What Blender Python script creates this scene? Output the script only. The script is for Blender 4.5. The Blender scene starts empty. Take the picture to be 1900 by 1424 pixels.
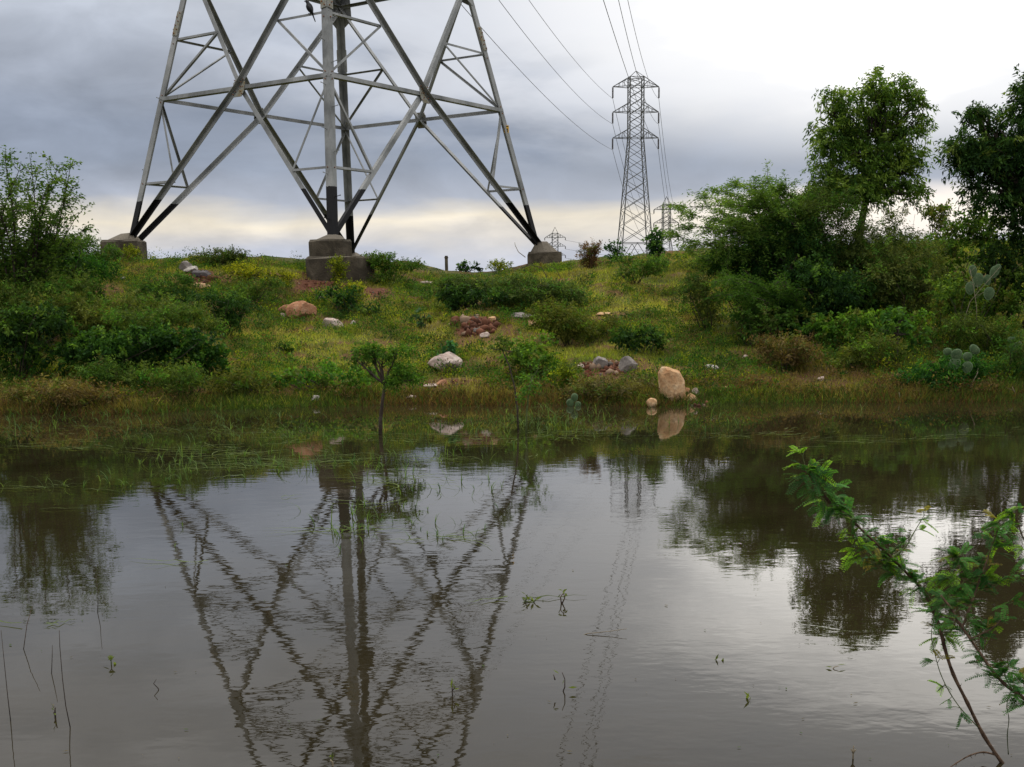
import bpy, math, random
import numpy as np
from mathutils import Vector, Matrix
sc = bpy.context.scene
COL = sc.collection
R = math.radians

# ------------------------------------------------------------------ camera
F, PITCH, ROLL, CX, CY, EYE = 2243.88, .1982, -.0124, 950.0, 997.87, 1.55
cam = bpy.data.cameras.new('camera'); cam_o = bpy.data.objects.new('camera', cam); COL.objects.link(cam_o)
cam.sensor_width = 36; cam.sensor_fit = 'HORIZONTAL'; cam.lens = F / 1900 * 36
cam.shift_y = (CY - 712) / 1900; cam.clip_start = .05; cam.clip_end = 9000
_c, _s, _cr, _sr = math.cos(PITCH), math.sin(PITCH), math.cos(ROLL), math.sin(ROLL)
_X = Vector((1, 0, 0)); _U = Vector((0, _s, _c)); _Fw = Vector((0, _c, -_s))
_r = _X * _cr + _U * _sr; _u = -_X * _sr + _U * _cr
M = Matrix((_r, _u, -_Fw)).transposed().to_4x4(); M.translation = (0, 0, EYE)
cam_o.matrix_world = M
sc.camera = cam_o

# ------------------------------------------------------------------ world: overcast evening sky
SUN_AZ, SUN_EL = 16.0, 50.0
sc.view_settings.view_transform = 'Standard'; sc.view_settings.look = 'None'
sc.view_settings.exposure = 0.16; sc.view_settings.gamma = 1
W = bpy.data.worlds.new('World'); sc.world = W; W.use_nodes = True

def lin(*c):
    return tuple(((v / 255) / 12.92 if v / 255 <= .04045 else ((v / 255 + .055) / 1.055) ** 2.4) for v in c) + (1,)

class NT:
    def __init__(s, nt): s.nt = nt
    def n(s, t, **k):
        x = s.nt.nodes.new(t)
        for a, b in k.items():
            if a == 'inp':
                for i, v in b.items():
                    if isinstance(v, bpy.types.NodeSocket): s.nt.links.new(v, x.inputs[i])
                    else: x.inputs[i].default_value = v
            else: setattr(x, a, b)
        return x
    def math(s, op, a, b=0.0, c=0.0, clamp=False):
        x = s.n('ShaderNodeMath', operation=op, inp={0: a, 1: b, 2: c}); x.use_clamp = clamp
        return x.outputs[0]
    def mix(s, f, a, b, mode='MIX'):
        x = s.n('ShaderNodeMix', data_type='RGBA', blend_type=mode, inp={0: f, 6: a, 7: b}); return x.outputs[2]
    def noise(s, vec, scale, detail=4, rough=.5, dist=0.0):
        x = s.n('ShaderNodeTexNoise', inp={'Scale': scale, 'Detail': detail, 'Roughness': rough, 'Distortion': dist})
        if vec is not None: s.nt.links.new(vec, x.inputs['Vector'])
        return x.outputs[0]
    def ramp(s, f, stops, interp='LINEAR'):
        x = s.n('ShaderNodeValToRGB', inp={0: f}); e = x.color_ramp; e.interpolation = interp
        while len(e.elements) < len(stops): e.elements.new(.5)
        for i, (p, c) in enumerate(stops):
            e.elements[i].position = p
            e.elements[i].color = c if not isinstance(c, (int, float)) else (c, c, c, 1)
        return x.outputs[0]
    def mapr(s, v, a, b, c=0.0, d=1.0, smooth=True):
        x = s.n('ShaderNodeMapRange', inp={0: v, 1: a, 2: b, 3: c, 4: d})
        x.interpolation_type = 'SMOOTHSTEP' if smooth else 'LINEAR'
        return x.outputs[0]

def build_world():
    nt = W.node_tree; nt.nodes.clear(); N = NT(nt)
    tc = N.n('ShaderNodeTexCoord'); g = tc.outputs['Generated']
    sep = N.n('ShaderNodeSeparateXYZ', inp={0: g}); x, y, z = sep.outputs
    az = N.math('ARCTAN2', x, y)
    st = N.n('ShaderNodeVectorMath', operation='MULTIPLY', inp={0: g, 1: (1.0, 1.0, 4.2)}).outputs[0]
    st2 = N.n('ShaderNodeVectorMath', operation='MULTIPLY', inp={0: g, 1: (1.0, 1.0, 2.4)}).outputs[0]
    n1 = N.noise(st, 5.0, 6, .52, .3)
    n2 = N.noise(st2, 11.0, 6, .55, .4)
    n3 = N.noise(st, 2.3, 3, .5)
    zz = N.math('ADD', z, N.math('MULTIPLY', N.math('SUBTRACT', n1, .5), .045))
    zz = N.math('ADD', zz, N.math('MULTIPLY', N.math('SUBTRACT', n2, .5), .012))
    bands = N.ramp(N.math('MULTIPLY', zz, 2.0), [
        (0.0, lin(176, 184, 200)), (.07, lin(184, 189, 203)), (.098, lin(210, 205, 200)), (.118, lin(228, 218, 200)),
        (.150, lin(164, 170, 184)), (.20, lin(137, 146, 163)), (.26, lin(136, 145, 162)), (.33, lin(160, 167, 181)),
        (.42, lin(174, 180, 191)), (.58, lin(200, 201, 204)), (.80, lin(232, 230, 229)), (1.0, lin(240, 238, 236))])
    # mottling of the cloud deck
    m = N.ramp(n2, [(.25, .80), (.5, 1.0), (.75, 1.24)])
    c = N.mix(1.0, bands, m, 'MULTIPLY')
    # lighter veil towards the middle and right
    right = N.mapr(az, -.34, .10)
    veil = N.math('MULTIPLY', right, N.mapr(n1, .36, .62))
    up = N.mapr(z, .085, .17)
    veil = N.math('MULTIPLY', veil, N.math('ADD', N.math('MULTIPLY', up, .75), .12))
    c = N.mix(veil, c, lin(222, 224, 230))
    # bright patch where the sun stands behind thin cloud
    a1 = N.math('DIVIDE', N.math('SUBTRACT', az, .325), .172)
    e1 = N.math('DIVIDE', N.math('SUBTRACT', z, .24), .070)
    d2 = N.math('ADD', N.math('MULTIPLY', a1, a1), N.math('MULTIPLY', e1, e1))
    d2 = N.math('ADD', d2, N.math('MULTIPLY', N.math('SUBTRACT', n1, .5), 3.2))
    d2 = N.math('ADD', d2, N.math('MULTIPLY', N.math('SUBTRACT', n2, .5), 1.2))
    c = N.mix(N.mapr(d2, 5.6, .9), c, (.93, .925, .93, 1))
    c = N.mix(N.mapr(d2, 2.2, .0), c, (2.4, 2.32, 2.2, 1))
    # a second glow low on the right, under the cloud edge
    a2 = N.math('DIVIDE', N.math('SUBTRACT', az, .30), .17)
    e2 = N.math('DIVIDE', N.math('SUBTRACT', z, .06), .02)
    g2 = N.math('ADD', N.math('MULTIPLY', a2, a2), N.math('MULTIPLY', e2, e2))
    g2 = N.mapr(N.math('ADD', g2, N.math('MULTIPLY', N.math('SUBTRACT', n2, .5), 1.5)), 1.6, .2)
    c = N.mix(N.math('MULTIPLY', g2, .9), c, (1.02, .93, .84, 1))
    # overhead the deck is thinner and brighter
    zen = N.mapr(z, .42, .9)
    c = N.mix(zen, c, (1.85, 1.85, 1.86, 1))
    sky = N.n('ShaderNodeTexSky'); sky.sky_type = 'NISHITA'; sky.sun_disc = False
    sky.sun_elevation = R(SUN_EL); sky.sun_rotation = R(SUN_AZ)
    b1 = N.n('ShaderNodeBackground', inp={0: sky.outputs[0], 1: .1})
    b2 = N.n('ShaderNodeBackground', inp={0: c, 1: 1.0})
    ms = N.n('ShaderNodeMixShader', inp={0: .96, 1: b1.outputs[0], 2: b2.outputs[0]})
    o = N.n('ShaderNodeOutputWorld'); nt.links.new(ms.outputs[0], o.inputs[0])
build_world()

sun = bpy.data.lights.new('sun', 'SUN'); sun.energy = 1.5; sun.angle = R(14); sun.color = (1, .95, .87)
sun_o = bpy.data.objects.new('sun', sun); COL.objects.link(sun_o)
_d = Vector((math.sin(R(SUN_AZ)) * math.cos(R(SUN_EL)), math.cos(R(SUN_AZ)) * math.cos(R(SUN_EL)), math.sin(R(SUN_EL))))
sun_o.rotation_euler = _d.to_track_quat('Z', 'Y').to_euler()

# ------------------------------------------------------------------ survey: pixel of the photo -> point at a distance
def proj(P):
    x, y, z = P[0], P[1], P[2] - EYE
    d = y * _c - z * _s; up = y * _s + z * _c
    u = x / d * F; v = -up / d * F
    return CX + u * _cr - v * _sr, CY + u * _sr + v * _cr
def ray(px, py):
    a, b = px - CX, py - CY
    u = a * _cr + b * _sr; v = -a * _sr + b * _cr
    d = np.array([u, F * _c - v * _s, -F * _s - v * _c]); return d / d[1]
def at(px, py, Y):
    r = ray(px, py); return Vector((r[0] * Y, Y, EYE + r[2] * Y))
def atz(px, py, z=0.0):
    r = ray(px, py); Y = (z - EYE) / r[2]; return at(px, py, Y)

# ------------------------------------------------------------------ numpy noise
def vnoise(x, y, seed=0):
    x = np.asarray(x, float); y = np.asarray(y, float)
    xi = np.floor(x).astype(np.int64); yi = np.floor(y).astype(np.int64)
    xf = x - xi; yf = y - yi
    def h(a, b):
        n = (a * 374761393 + b * 668265263 + seed * 974711) & 0x7fffffff
        n = ((n ^ (n >> 13)) * 1274126177) & 0x7fffffff
        return ((n ^ (n >> 16)) & 0xffff) / 65535.0
    u = xf * xf * (3 - 2 * xf); v = yf * yf * (3 - 2 * yf)
    return (h(xi, yi) * (1 - u) + h(xi + 1, yi) * u) * (1 - v) + (h(xi, yi + 1) * (1 - u) + h(xi + 1, yi + 1) * u) * v
def fbm(x, y, seed=0, o=4):
    s = 0; a = .5; t = 0
    for i in range(o):
        s = s + a * vnoise(x * 2 ** i, y * 2 ** i, seed + i * 17); t += a; a *= .5
    return s / t

# ------------------------------------------------------------------ terrain height
BUMPS = []
def shore(x):
    return np.interp(x, [-14, -8.5, -5, -2.8, -1.2, 0, 1.8, 2.5, 3.2, 4.3, 5.6, 7.2, 14],
                     [16.6, 16.9, 17.0, 17.9, 17.9, 17.5, 17.25, 17.2, 17.6, 17.5, 17.2, 17.3, 17.2]) + (vnoise(np.asarray(x) * 1.6, 0 * np.asarray(x), 5) - .5) * .35
def height(x, y):
    x = np.asarray(x, float); y = np.asarray(y, float)
    s = y - shore(x)
    z = np.interp(s, [-16, -6, -3, -1, 0, .25, 1, 2, 5, 7, 9.5, 11, 14, 18, 30, 80, 160, 400, 3000],
                  [-1, -.9, -.6, -.22, 0, .09, .25, .42, .95, 1.34, 2.03, 2.3, 2.6, 2.72, 2.8, 3.3, 5.0, 7.0, 7.0])
    lat = np.interp(x, [-12, -6, -2.7, -1.7, -.3, .7, 1.6, 4, 12], [.96, .96, .90, .80, .80, .88, .88, .98, 1.05])
    k = np.clip((s - 6) / 4, 0, 1)
    z = z * (1 + (lat - 1) * k)
    near = np.interp(y, [-200, -8, 1.2, 2.2, 4, 5], [2, .7, .08, -.3, -.9, -1])
    z = np.where(y < 8, near, z)
    for bx, by, r, h in BUMPS: z = z + h * np.exp(-((x - bx) ** 2 + (y - by) ** 2) / (r * r))
    amp = np.clip(s / 1.5, 0, 1) * np.clip((90 - y) / 60, 0, 1)
    z = z + amp * ((fbm(x * .55, y * .55, 3, 3) - .5) * .22 + (fbm(x * 1.9, y * 1.9, 9, 4) - .5) * .17)
    side = np.clip((np.abs(x) - 38) / 12, 0, 1)
    z = np.maximum(z, side * 1.5 - .9 * (1 - side))
    return z
def ground(px, py):
    r = ray(px, py)
    Y = np.arange(15.5, 70, .03)
    X = r[0] * Y; Z = EYE + r[2] * Y
    hh = np.maximum(height(X, Y), 0)
    idx = np.nonzero(hh >= Z)[0]
    i = idx[0] if len(idx) else np.argmin(Z - hh)
    return Vector((float(X[i]), float(Y[i]), float(hh[i])))
def onground(x, y, dz=0.0): return Vector((x, y, float(height(x, y)) + dz))
for px, py, r, h in ((880, 607, .75, .2), (950, 575, 1.1, .12), (640, 540, .9, .05), (1115, 680, .5, .08), (380, 510, .7, .1), (1180, 590, .6, .08)):
    g = ground(px, py); BUMPS.append((g.x, g.y, r, h))

# ------------------------------------------------------------------ mesh helpers
def tag(o, label=None, cat=None, group=None, kind=None):
    if label: o['label'] = label
    if cat: o['category'] = cat
    if group: o['group'] = group
    if kind: o['kind'] = kind
    return o
def link(name, me, parent=None, mats=()):
    o = bpy.data.objects.new(name, me); COL.objects.link(o)
    for m in mats: me.materials.append(m)
    if parent is not None: o.parent = parent
    return o
def thing(name, label, cat, loc=(0, 0, 0), group=None):
    o = bpy.data.objects.new(name, None); COL.objects.link(o); o.location = loc; o.empty_display_size = .1
    return tag(o, label, cat, group)
def arr_mesh(name, V, Fc, colr=None, smooth=False):
    """V (n,3), Fc (m,k), colr (n,3)"""
    me = bpy.data.meshes.new(name)
    V = np.asarray(V, np.float32); Fc = np.asarray(Fc, np.int32); k = Fc.shape[1]
    me.vertices.add(len(V)); me.vertices.foreach_set('co', V.ravel())
    me.loops.add(Fc.size); me.loops.foreach_set('vertex_index', Fc.ravel())
    me.polygons.add(len(Fc)); me.polygons.foreach_set('loop_start', np.arange(0, Fc.size, k, dtype=np.int32))
    try: me.polygons.foreach_set('loop_total', np.full(len(Fc), k, np.int32))
    except Exception: pass
    me.update(calc_edges=True)
    if smooth: me.polygons.foreach_set('use_smooth', np.ones(len(Fc), bool))
    if colr is not None:
        a = me.color_attributes.new('col', 'FLOAT_COLOR', 'POINT')
        c4 = np.ones((len(V), 4), np.float32); c4[:, :3] = colr; a.data.foreach_set('color', c4.ravel())
    return me
class MB:
    def __init__(s): s.v = []; s.f = []; s.m = []
    def add(s, vs, fs, mi=0):
        b = len(s.v); s.v += [tuple(v) for v in vs]; s.f += [tuple(b + i for i in f) for f in fs]; s.m += [mi] * len(fs)
    def tube(s, pts, rad, n=6, mi=0, cap=True):
        pts = [Vector(p) for p in pts]; b = len(s.v); k = len(pts)
        if isinstance(rad, (int, float)): rad = [rad] * k
        up = None
        for i, p in enumerate(pts):
            t = (pts[min(i + 1, k - 1)] - pts[max(i - 1, 0)]).normalized()
            if up is None: up = t.orthogonal().normalized()
            up = (up - t * up.dot(t)).normalized(); q = t.cross(up)
            for j in range(n):
                a = 2 * math.pi * j / n; s.v.append(tuple(p + (up * math.cos(a) + q * math.sin(a)) * rad[i]))
        for i in range(k - 1):
            for j in range(n):
                s.f.append((b + i * n + j, b + i * n + (j + 1) % n, b + (i + 1) * n + (j + 1) % n, b + (i + 1) * n + j)); s.m.append(mi)
        if cap:
            s.f.append(tuple(b + j for j in range(n))[::-1]); s.m.append(mi)
            s.f.append(tuple(b + (k - 1) * n + j for j in range(n))); s.m.append(mi)
    def angle(s, a, b, w, t, dA, dB, mi=0):
        """L section from a to b, corner on the line, flanges along dA and dB"""
        a = Vector(a); b = Vector(b); ax = (b - a).normalized()
        dA = Vector(dA); dA = (dA - ax * dA.dot(ax)).normalized()
        dB = Vector(dB); dB = (dB - ax * dB.dot(ax)); dB = (dB - dA * dB.dot(dA)).normalized() if abs(dB.normalized().dot(dA)) > .9 else dB.normalized()
        sec = [(0, 0), (w, 0), (w, t), (t, t), (t, w), (0, w)]
        vs = [p + dA * u + dB * v for p in (a, b) for u, v in sec]
        fs = [tuple((i, (i + 1) % 6, (i + 1) % 6 + 6, i + 6)) for i in range(6)] + [(0, 3, 2, 1), (0, 5, 4, 3), (6, 7, 8, 9), (6, 9, 10, 11)]
        s.add(vs, fs, mi)
    def box(s, c, ax, ay, az, mi=0):
        c = Vector(c); ax, ay, az = Vector(ax), Vector(ay), Vector(az)
        vs = [c + ax * i + ay * j + az * k for i in (-1, 1) for j in (-1, 1) for k in (-1, 1)]
        s.add(vs, [(0, 1, 3, 2), (4, 6, 7, 5), (0, 4, 5, 1), (2, 3, 7, 6), (0, 2, 6, 4), (1, 5, 7, 3)], mi)
    def prism(s, poly, n, mi=0):
        n = Vector(n); k = len(poly)
        s.add([Vector(p) for p in poly] + [Vector(p) + n for p in poly],
              [tuple(range(k))[::-1], tuple(range(k, 2 * k))] + [(i, (i + 1) % k, (i + 1) % k + k, i + k) for i in range(k)], mi)
    def build(s, name, mats, parent=None, smooth=False):
        me = bpy.data.meshes.new(name); me.from_pydata(s.v, [], s.f); me.update()
        if not isinstance(mats, (list, tuple)): mats = [mats]
        me.polygons.foreach_set('material_index', s.m)
        if smooth: me.polygons.foreach_set('use_smooth', np.ones(len(s.f), bool))
        return link(name, me, parent, mats)

# ------------------------------------------------------------------ materials
def mat(name):
    m = bpy.data.materials.new(name); m.use_nodes = True; nt = m.node_tree; nt.nodes.clear(); N = NT(nt)
    o = N.n('ShaderNodeOutputMaterial')
    return m, N, o
def princ(N, o, base, rough=.7, spec=.3, metal=0.0, normal=None, **k):
    p = N.n('ShaderNodeBsdfPrincipled', inp={'Base Color': base, 'Roughness': rough, 'Metallic': metal, 'Specular IOR Level': spec})
    if normal is not None: N.nt.links.new(normal, p.inputs['Normal'])
    for a, b in k.items(): p.inputs[a].default_value = b
    if o is not None: N.nt.links.new(p.outputs[0], o.inputs[0])
    return p
def bump(N, h, strength=.5, dist=.02):
    return N.n('ShaderNodeBump', inp={'Strength': strength, 'Distance': dist, 'Height': h}).outputs[0]
def leaf_mat(name, trans=.4, rough=.7, spec=.08):
    m, N, o = mat(name)
    a = N.n('ShaderNodeAttribute', attribute_name='col').outputs['Color']
    p = princ(N, None, a, rough, spec)
    tcol = N.mix(1.0, a, (1.5, 1.5, .6, 1), 'MULTIPLY')
    t = N.n('ShaderNodeBsdfTranslucent', inp={0: tcol})
    x = N.n('ShaderNodeMixShader', inp={0: trans, 1: p.outputs[0], 2: t.outputs[0]})
    N.nt.links.new(x.outputs[0], o.inputs[0]); return m
LEAF = leaf_mat('leaf'); GRASS = leaf_mat('grass_blade', .45, .7, .08)

def bark_mat(name, c1, c2, sc_=30):
    m, N, o = mat(name); g = N.n('ShaderNodeTexCoord').outputs['Object']
    n = N.noise(g, sc_, 6, .6)
    princ(N, o, N.ramp(n, [(.3, c1), (.7, c2)]), .85, .2, normal=bump(N, n, .6, .01)); return m
BARK = bark_mat('bark', (.022, .016, .012, 1), (.085, .065, .05, 1))
STEM = bark_mat('thorny_stem', (.035, .02, .012, 1), (.15, .095, .06, 1), 60)
GSTEM = bark_mat('green_stem', (.05, .07, .02, 1), (.12, .15, .05, 1), 40)
DRY = bark_mat('dry_twig', (.14, .11, .07, 1), (.30, .25, .17, 1), 40)

def steel_mat(name, blackz=None, dark=1.0):
    m, N, o = mat(name); geo = N.n('ShaderNodeNewGeometry'); P = geo.outputs['Position']
    n = N.noise(P, 1.3, 6, .6); n2 = N.noise(P, 22, 4, .6)
    st = N.n('ShaderNodeVectorMath', operation='MULTIPLY', inp={0: P, 1: (6, 6, .7)}).outputs[0]
    n3 = N.noise(st, 3.0, 5, .6)
    c = N.ramp(n, [(.3, (.105 * dark, .11 * dark, .11 * dark, 1)), (.5, (.23 * dark, .235 * dark, .23 * dark, 1)), (.72, (.35 * dark, .35 * dark, .34 * dark, 1))])
    c = N.mix(N.math('MULTIPLY', N.mapr(n3, .5, .75), .45), c, (.10 * dark, .095 * dark, .08 * dark, 1))
    c = N.mix(N.math('MULTIPLY', N.mapr(n2, .62, .75), .5), c, (.20, .13, .08, 1))
    rough = .62
    if blackz is not None:
        z = N.n('ShaderNodeSeparateXYZ', inp={0: P}).outputs[2]
        zz = N.math('ADD', z, N.math('MULTIPLY', N.math('SUBTRACT', n2, .5), .06))
        f = N.math('LESS_THAN', zz, blackz)
        c = N.mix(f, c, N.ramp(n2, [(.3, (.003, .003, .004, 1)), (.8, (.011, .010, .010, 1))]))
    princ(N, o, c, rough, .2, 0.0, normal=bump(N, n2, .25, .004)); return m
STEEL = steel_mat('galvanised_steel', 3.98)
STEEL_FAR = steel_mat('galvanised_steel_far', None, .45)
m, N, o = mat('rusty_bolt'); _n = N.noise(N.n('ShaderNodeNewGeometry').outputs['Position'], 30, 3)
princ(N, o, N.ramp(_n, [(.35, (.09, .04, .02, 1)), (.65, (.33, .13, .05, 1))]), .85, .2); RUST = m
m, N, o = mat('gusset_steel'); _P = N.n('ShaderNodeNewGeometry').outputs['Position']; _n = N.noise(_P, 7, 5, .65)
princ(N, o, N.ramp(_n, [(.42, (.25, .25, .225, 1)), (.58, (.20, .18, .12, 1)), (.70, (.27, .17, .07, 1))]), .7, .3); GUSSET = m
m, N, o = mat('yellow_enamel'); princ(N, o, (.75, .42, .02, 1), .4, .4); YEL = m
m, N, o = mat('black_lettering'); princ(N, o, (.02, .02, .02, 1), .5, .3); BLK = m
m, N, o = mat('glass_disc'); princ(N, o, (.05, .04, .045, 1), .3, .5); INS = m
m, N, o = mat('conductor'); princ(N, o, (.06, .06, .065, 1), .6, .3, .3); WIRE = m

def concrete_mat():
    m, N, o = mat('weathered_concrete'); P = N.n('ShaderNodeNewGeometry').outputs['Position']
    n = N.noise(P, 2.2, 7, .68, .6); n2 = N.noise(P, 30, 5, .6)
    c = N.ramp(n, [(.28, (.025, .021, .015, 1)), (.45, (.055, .045, .032, 1)), (.62, (.115, .095, .068, 1)), (.8, (.23, .19, .14, 1))])
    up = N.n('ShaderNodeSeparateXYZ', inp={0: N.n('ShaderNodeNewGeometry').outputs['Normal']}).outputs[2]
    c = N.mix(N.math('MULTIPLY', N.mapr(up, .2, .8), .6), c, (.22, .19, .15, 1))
    c = N.mix(N.math('MULTIPLY', N.mapr(n2, .45, .7), .35), c, (.06, .055, .04, 1))
    princ(N, o, c, .95, .15, normal=bump(N, N.math('ADD', n, n2), .8, .03)); return m
CONC = concrete_mat()

def rock_mat(name, a, b, c3, scale=1.0):
    m, N, o = mat(name); g = N.n('ShaderNodeTexCoord').outputs['Object']
    n = N.noise(g, 5 * scale, 7, .65, .5); n2 = N.noise(g, 26 * scale, 5, .6)
    #vo = N.n('ShaderNodeTexVoronoi', feature='DISTANCE_TO_EDGE', inp={'Vector': g, 'Scale': 3.2 * scale}).outputs[0]
    c = N.ramp(n, [(.3, a), (.5, b), (.72, c3)])
    c = N.mix(N.math('MULTIPLY', N.mapr(n2, .5, .72), .4), c, (a[0] * .35, a[1] * .35, a[2] * .35, 1))
    st = N.noise(N.n('ShaderNodeVectorMath', operation='MULTIPLY', inp={0: g, 1: (2.0, 2.0, .8)}).outputs[0], 3.0, 5, .7, 1.5)
    c = N.mix(N.math('MULTIPLY', N.mapr(st, .55, .68), .5), c, (a[0] * .55, a[1] * .42, a[2] * .3, 1))
    princ(N, o, c, .92, .2, normal=bump(N, N.math('ADD', N.math('MULTIPLY', n2, .5), n), .9, .03)); return m
ROCKS = {
    'tan': rock_mat('tan_rock', (.36, .17, .07, 1), (.50, .31, .16, 1), (.60, .46, .29, 1)),
    'pink': rock_mat('pale_pink_rock', (.30, .21, .17, 1), (.42, .33, .28, 1), (.52, .45, .39, 1)),
    'orange': rock_mat('orange_rock', (.28, .12, .06, 1), (.44, .22, .12, 1), (.52, .34, .22, 1)),
    'grey': rock_mat('grey_rock', (.11, .095, .085, 1), (.21, .185, .165, 1), (.33, .29, .25, 1)),
    'white': rock_mat('whitish_rock', (.28, .25, .21, 1), (.42, .38, .33, 1), (.52, .48, .42, 1)),
    'dark': rock_mat('dark_rock', (.05, .045, .045, 1), (.10, .09, .09, 1), (.17, .15, .14, 1)),
    'red': rock_mat('red_earth_clod', (.10, .03, .018, 1), (.18, .06, .035, 1), (.26, .11, .07, 1)),
}
def terrain_mat():
    m, N, o = mat('hillside_earth'); P = N.n('ShaderNodeNewGeometry').outputs['Position']
    a = N.n('ShaderNodeAttribute', attribute_name='col').outputs['Color']
    n = N.noise(P, 9, 6, .7); n2 = N.noise(P, 45, 4, .7)
    f = N.ramp(n, [(.3, .55), (.7, 1.35)]); c = N.mix(1.0, a, f, 'MULTIPLY')
    c = N.mix(1.0, c, N.ramp(n2, [(.3, .6), (.7, 1.35)]), 'MULTIPLY')
    princ(N, o, c, .95, .1, normal=bump(N, N.math('ADD', n, n2), .7, .05)); return m
def water_mat():
    m, N, o = mat('pond_water'); P = N.n('ShaderNodeNewGeometry').outputs['Position']
    s1 = N.n('ShaderNodeVectorMath', operation='MULTIPLY', inp={0: P, 1: (.75, 1.2, 1)}).outputs[0]
    a = N.noise(s1, 6.0, 2, .5, .2); b = N.noise(s1, 18.0, 2, .5, .3); a0 = N.noise(s1, 1.8, 1, .5)
    patch = N.noise(P, .33, 3, .5)
    x = N.n('ShaderNodeSeparateXYZ', inp={0: P}).outputs[0]; y = N.n('ShaderNodeSeparateXYZ', inp={0: P}).outputs[1]
    rip = N.math('MULTIPLY', N.mapr(patch, .38, .66), N.mapr(x, -3.5, 2.0, .35, 1.0))
    rip = N.math('ADD', N.math('MULTIPLY', rip, .9), .35)
    h = N.math('ADD', N.math('MULTIPLY', a, .20), N.math('MULTIPLY', N.math('MULTIPLY', b, rip), .085))
    h = N.math('ADD', h, N.math('MULTIPLY', a0, .16))
    h = N.math('MULTIPLY', h, N.mapr(y, 16.0, 9.0, .2, 1.0))
    nrm = bump(N, h, .30, .0125)
    mud = N.noise(P, .8, 5, .6)
    c = N.ramp(mud, [(.3, (.012, .0095, .004, 1)), (.7, (.023, .018, .009, 1))])
    p = princ(N, o, c, .015, .5, normal=nrm); p.inputs['IOR'].default_value = 1.36
    return m

# ------------------------------------------------------------------ ground sheet
GREEN = np.array([.075, .135, .012]); YG = np.array([.215, .225, .03]); BROWN = np.array([.115, .085, .028]); SOIL = np.array([.125, .052, .03]); MUD = np.array([.05, .032, .014]); STRAW = np.array([.28, .22, .09])
PATCH = []
for px, py, rx, ry, k in ((600, 527, 45, 14, 1), (885, 605, 42, 22, 1), (375, 513, 26, 16, .9), (700, 545, 30, 10, .8), (1140, 684, 55, 12, .75), (840, 640, 22, 8, .6),
                          (840, 712, 60, 12, .55), (1125, 590, 40, 8, .5), (170, 535, 70, 9, .55), (1460, 620, 60, 22, .45), (1290, 742, 40, 9, .8), (780, 525, 16, 5, .6), (640, 485, 30, 5, .5), (1250, 470, 50, 6, .6), (940, 640, 40, 8, .5), (360, 505, 30, 9, .7), (870, 575, 40, 6, .6), (560, 590, 40, 8, .35), (1395, 655, 60, 10, .4), (1230, 690, 50, 7, .5), (1000, 735, 60, 8, .4), (460, 590, 30, 6, .4), (745, 515, 30, 5, .5), (1500, 700, 50, 8, .5), (650, 720, 30, 6, .3), (1080, 500, 20, 4, .4), (320, 620, 20, 8, .4)):
    g = ground(px, py); g2 = ground(px, py + ry)
    PATCH.append((g.x, g.y, rx * g.y / F, max(.18, abs(g.y - g2.y)), k))
def cover(x, y):
    """returns lushness colour and bareness"""
    s = y - shore(x)
    n = fbm(x * .6, y * .6, 21, 4); n2 = fbm(x * 1.7, y * 1.7, 31, 3); n3 = fbm(x * .9 + 40, y * .9, 41, 3)
    t = np.clip((n - .36) * 4.2, 0, 1)[..., None]
    c = GREEN * (1 - t) + YG * t
    lawn = np.exp(-((x + 3.6) / 3.0) ** 2 - ((s - 4.2) / 1.5) ** 2) + .8 * np.exp(-((x - 2.8) / 1.8) ** 2 - ((s - 6.5) / 3) ** 2) + .6 * np.exp(-((x - .2) / 1.2) ** 2 - ((s - 3.2) / 1.0) ** 2)
    l = np.clip(lawn * (.5 + n2), 0, .85)[..., None]
    c = c * (1 - l) + np.array([.285, .285, .06]) * l
    d = np.clip((n3 - .5) * 4, 0, 1) * .65
    bk = np.interp(x, [-8, -5.5, -4.6, -2.6, -1.6, 1.2, 2.4, 3.0, 4.4, 5.2, 8], [.95, .85, .25, .2, .8, .9, .7, .2, .35, .9, .7])
    d = np.maximum(d, np.clip(1.15 - s / .9, 0, 1) * bk * (.5 + n2))
    d = np.maximum(d, .75 * np.exp(-((x - 4.8) / 1.5) ** 2 - ((s - 1.6) / 1.3) ** 2) * (.6 + .8 * n2))
    d = np.maximum(d, .8 * np.exp(-((x - 1.6) / 1.0) ** 2 - ((s - .5) / .5) ** 2))
    d = np.clip(d, 0, 1)[..., None]
    c = c * (1 - d) + BROWN * d
    tan = np.clip((fbm(x * 1.1 + 9, y * 1.6, 91, 4) - .52) * 6, 0, 1)[..., None] * .7 * (1 - d)
    c = c * (1 - tan) + np.array([.26, .20, .075]) * tan
    dk = np.clip((fbm(x * 1.5 + 3, y * 2.0, 95, 4) - .55) * 7, 0, 1)[..., None] * .55
    c = c * (1 - dk) + np.array([.035, .075, .012]) * dk
    bare = np.clip((fbm(x * 1.9 + 7, y * 2.6, 101, 4) - .585) * 7, 0, .72) * (s > .3)
    for bx, by, rx, ry, k in PATCH:
        q = ((x - bx) / rx) ** 2 + ((y - by) / ry) ** 2 + (n2 - .5) * 2.2
        bare = np.maximum(bare, np.minimum(1, k * 1.25) * np.clip(1.7 - q, 0, 1))
    return c, bare
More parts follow.
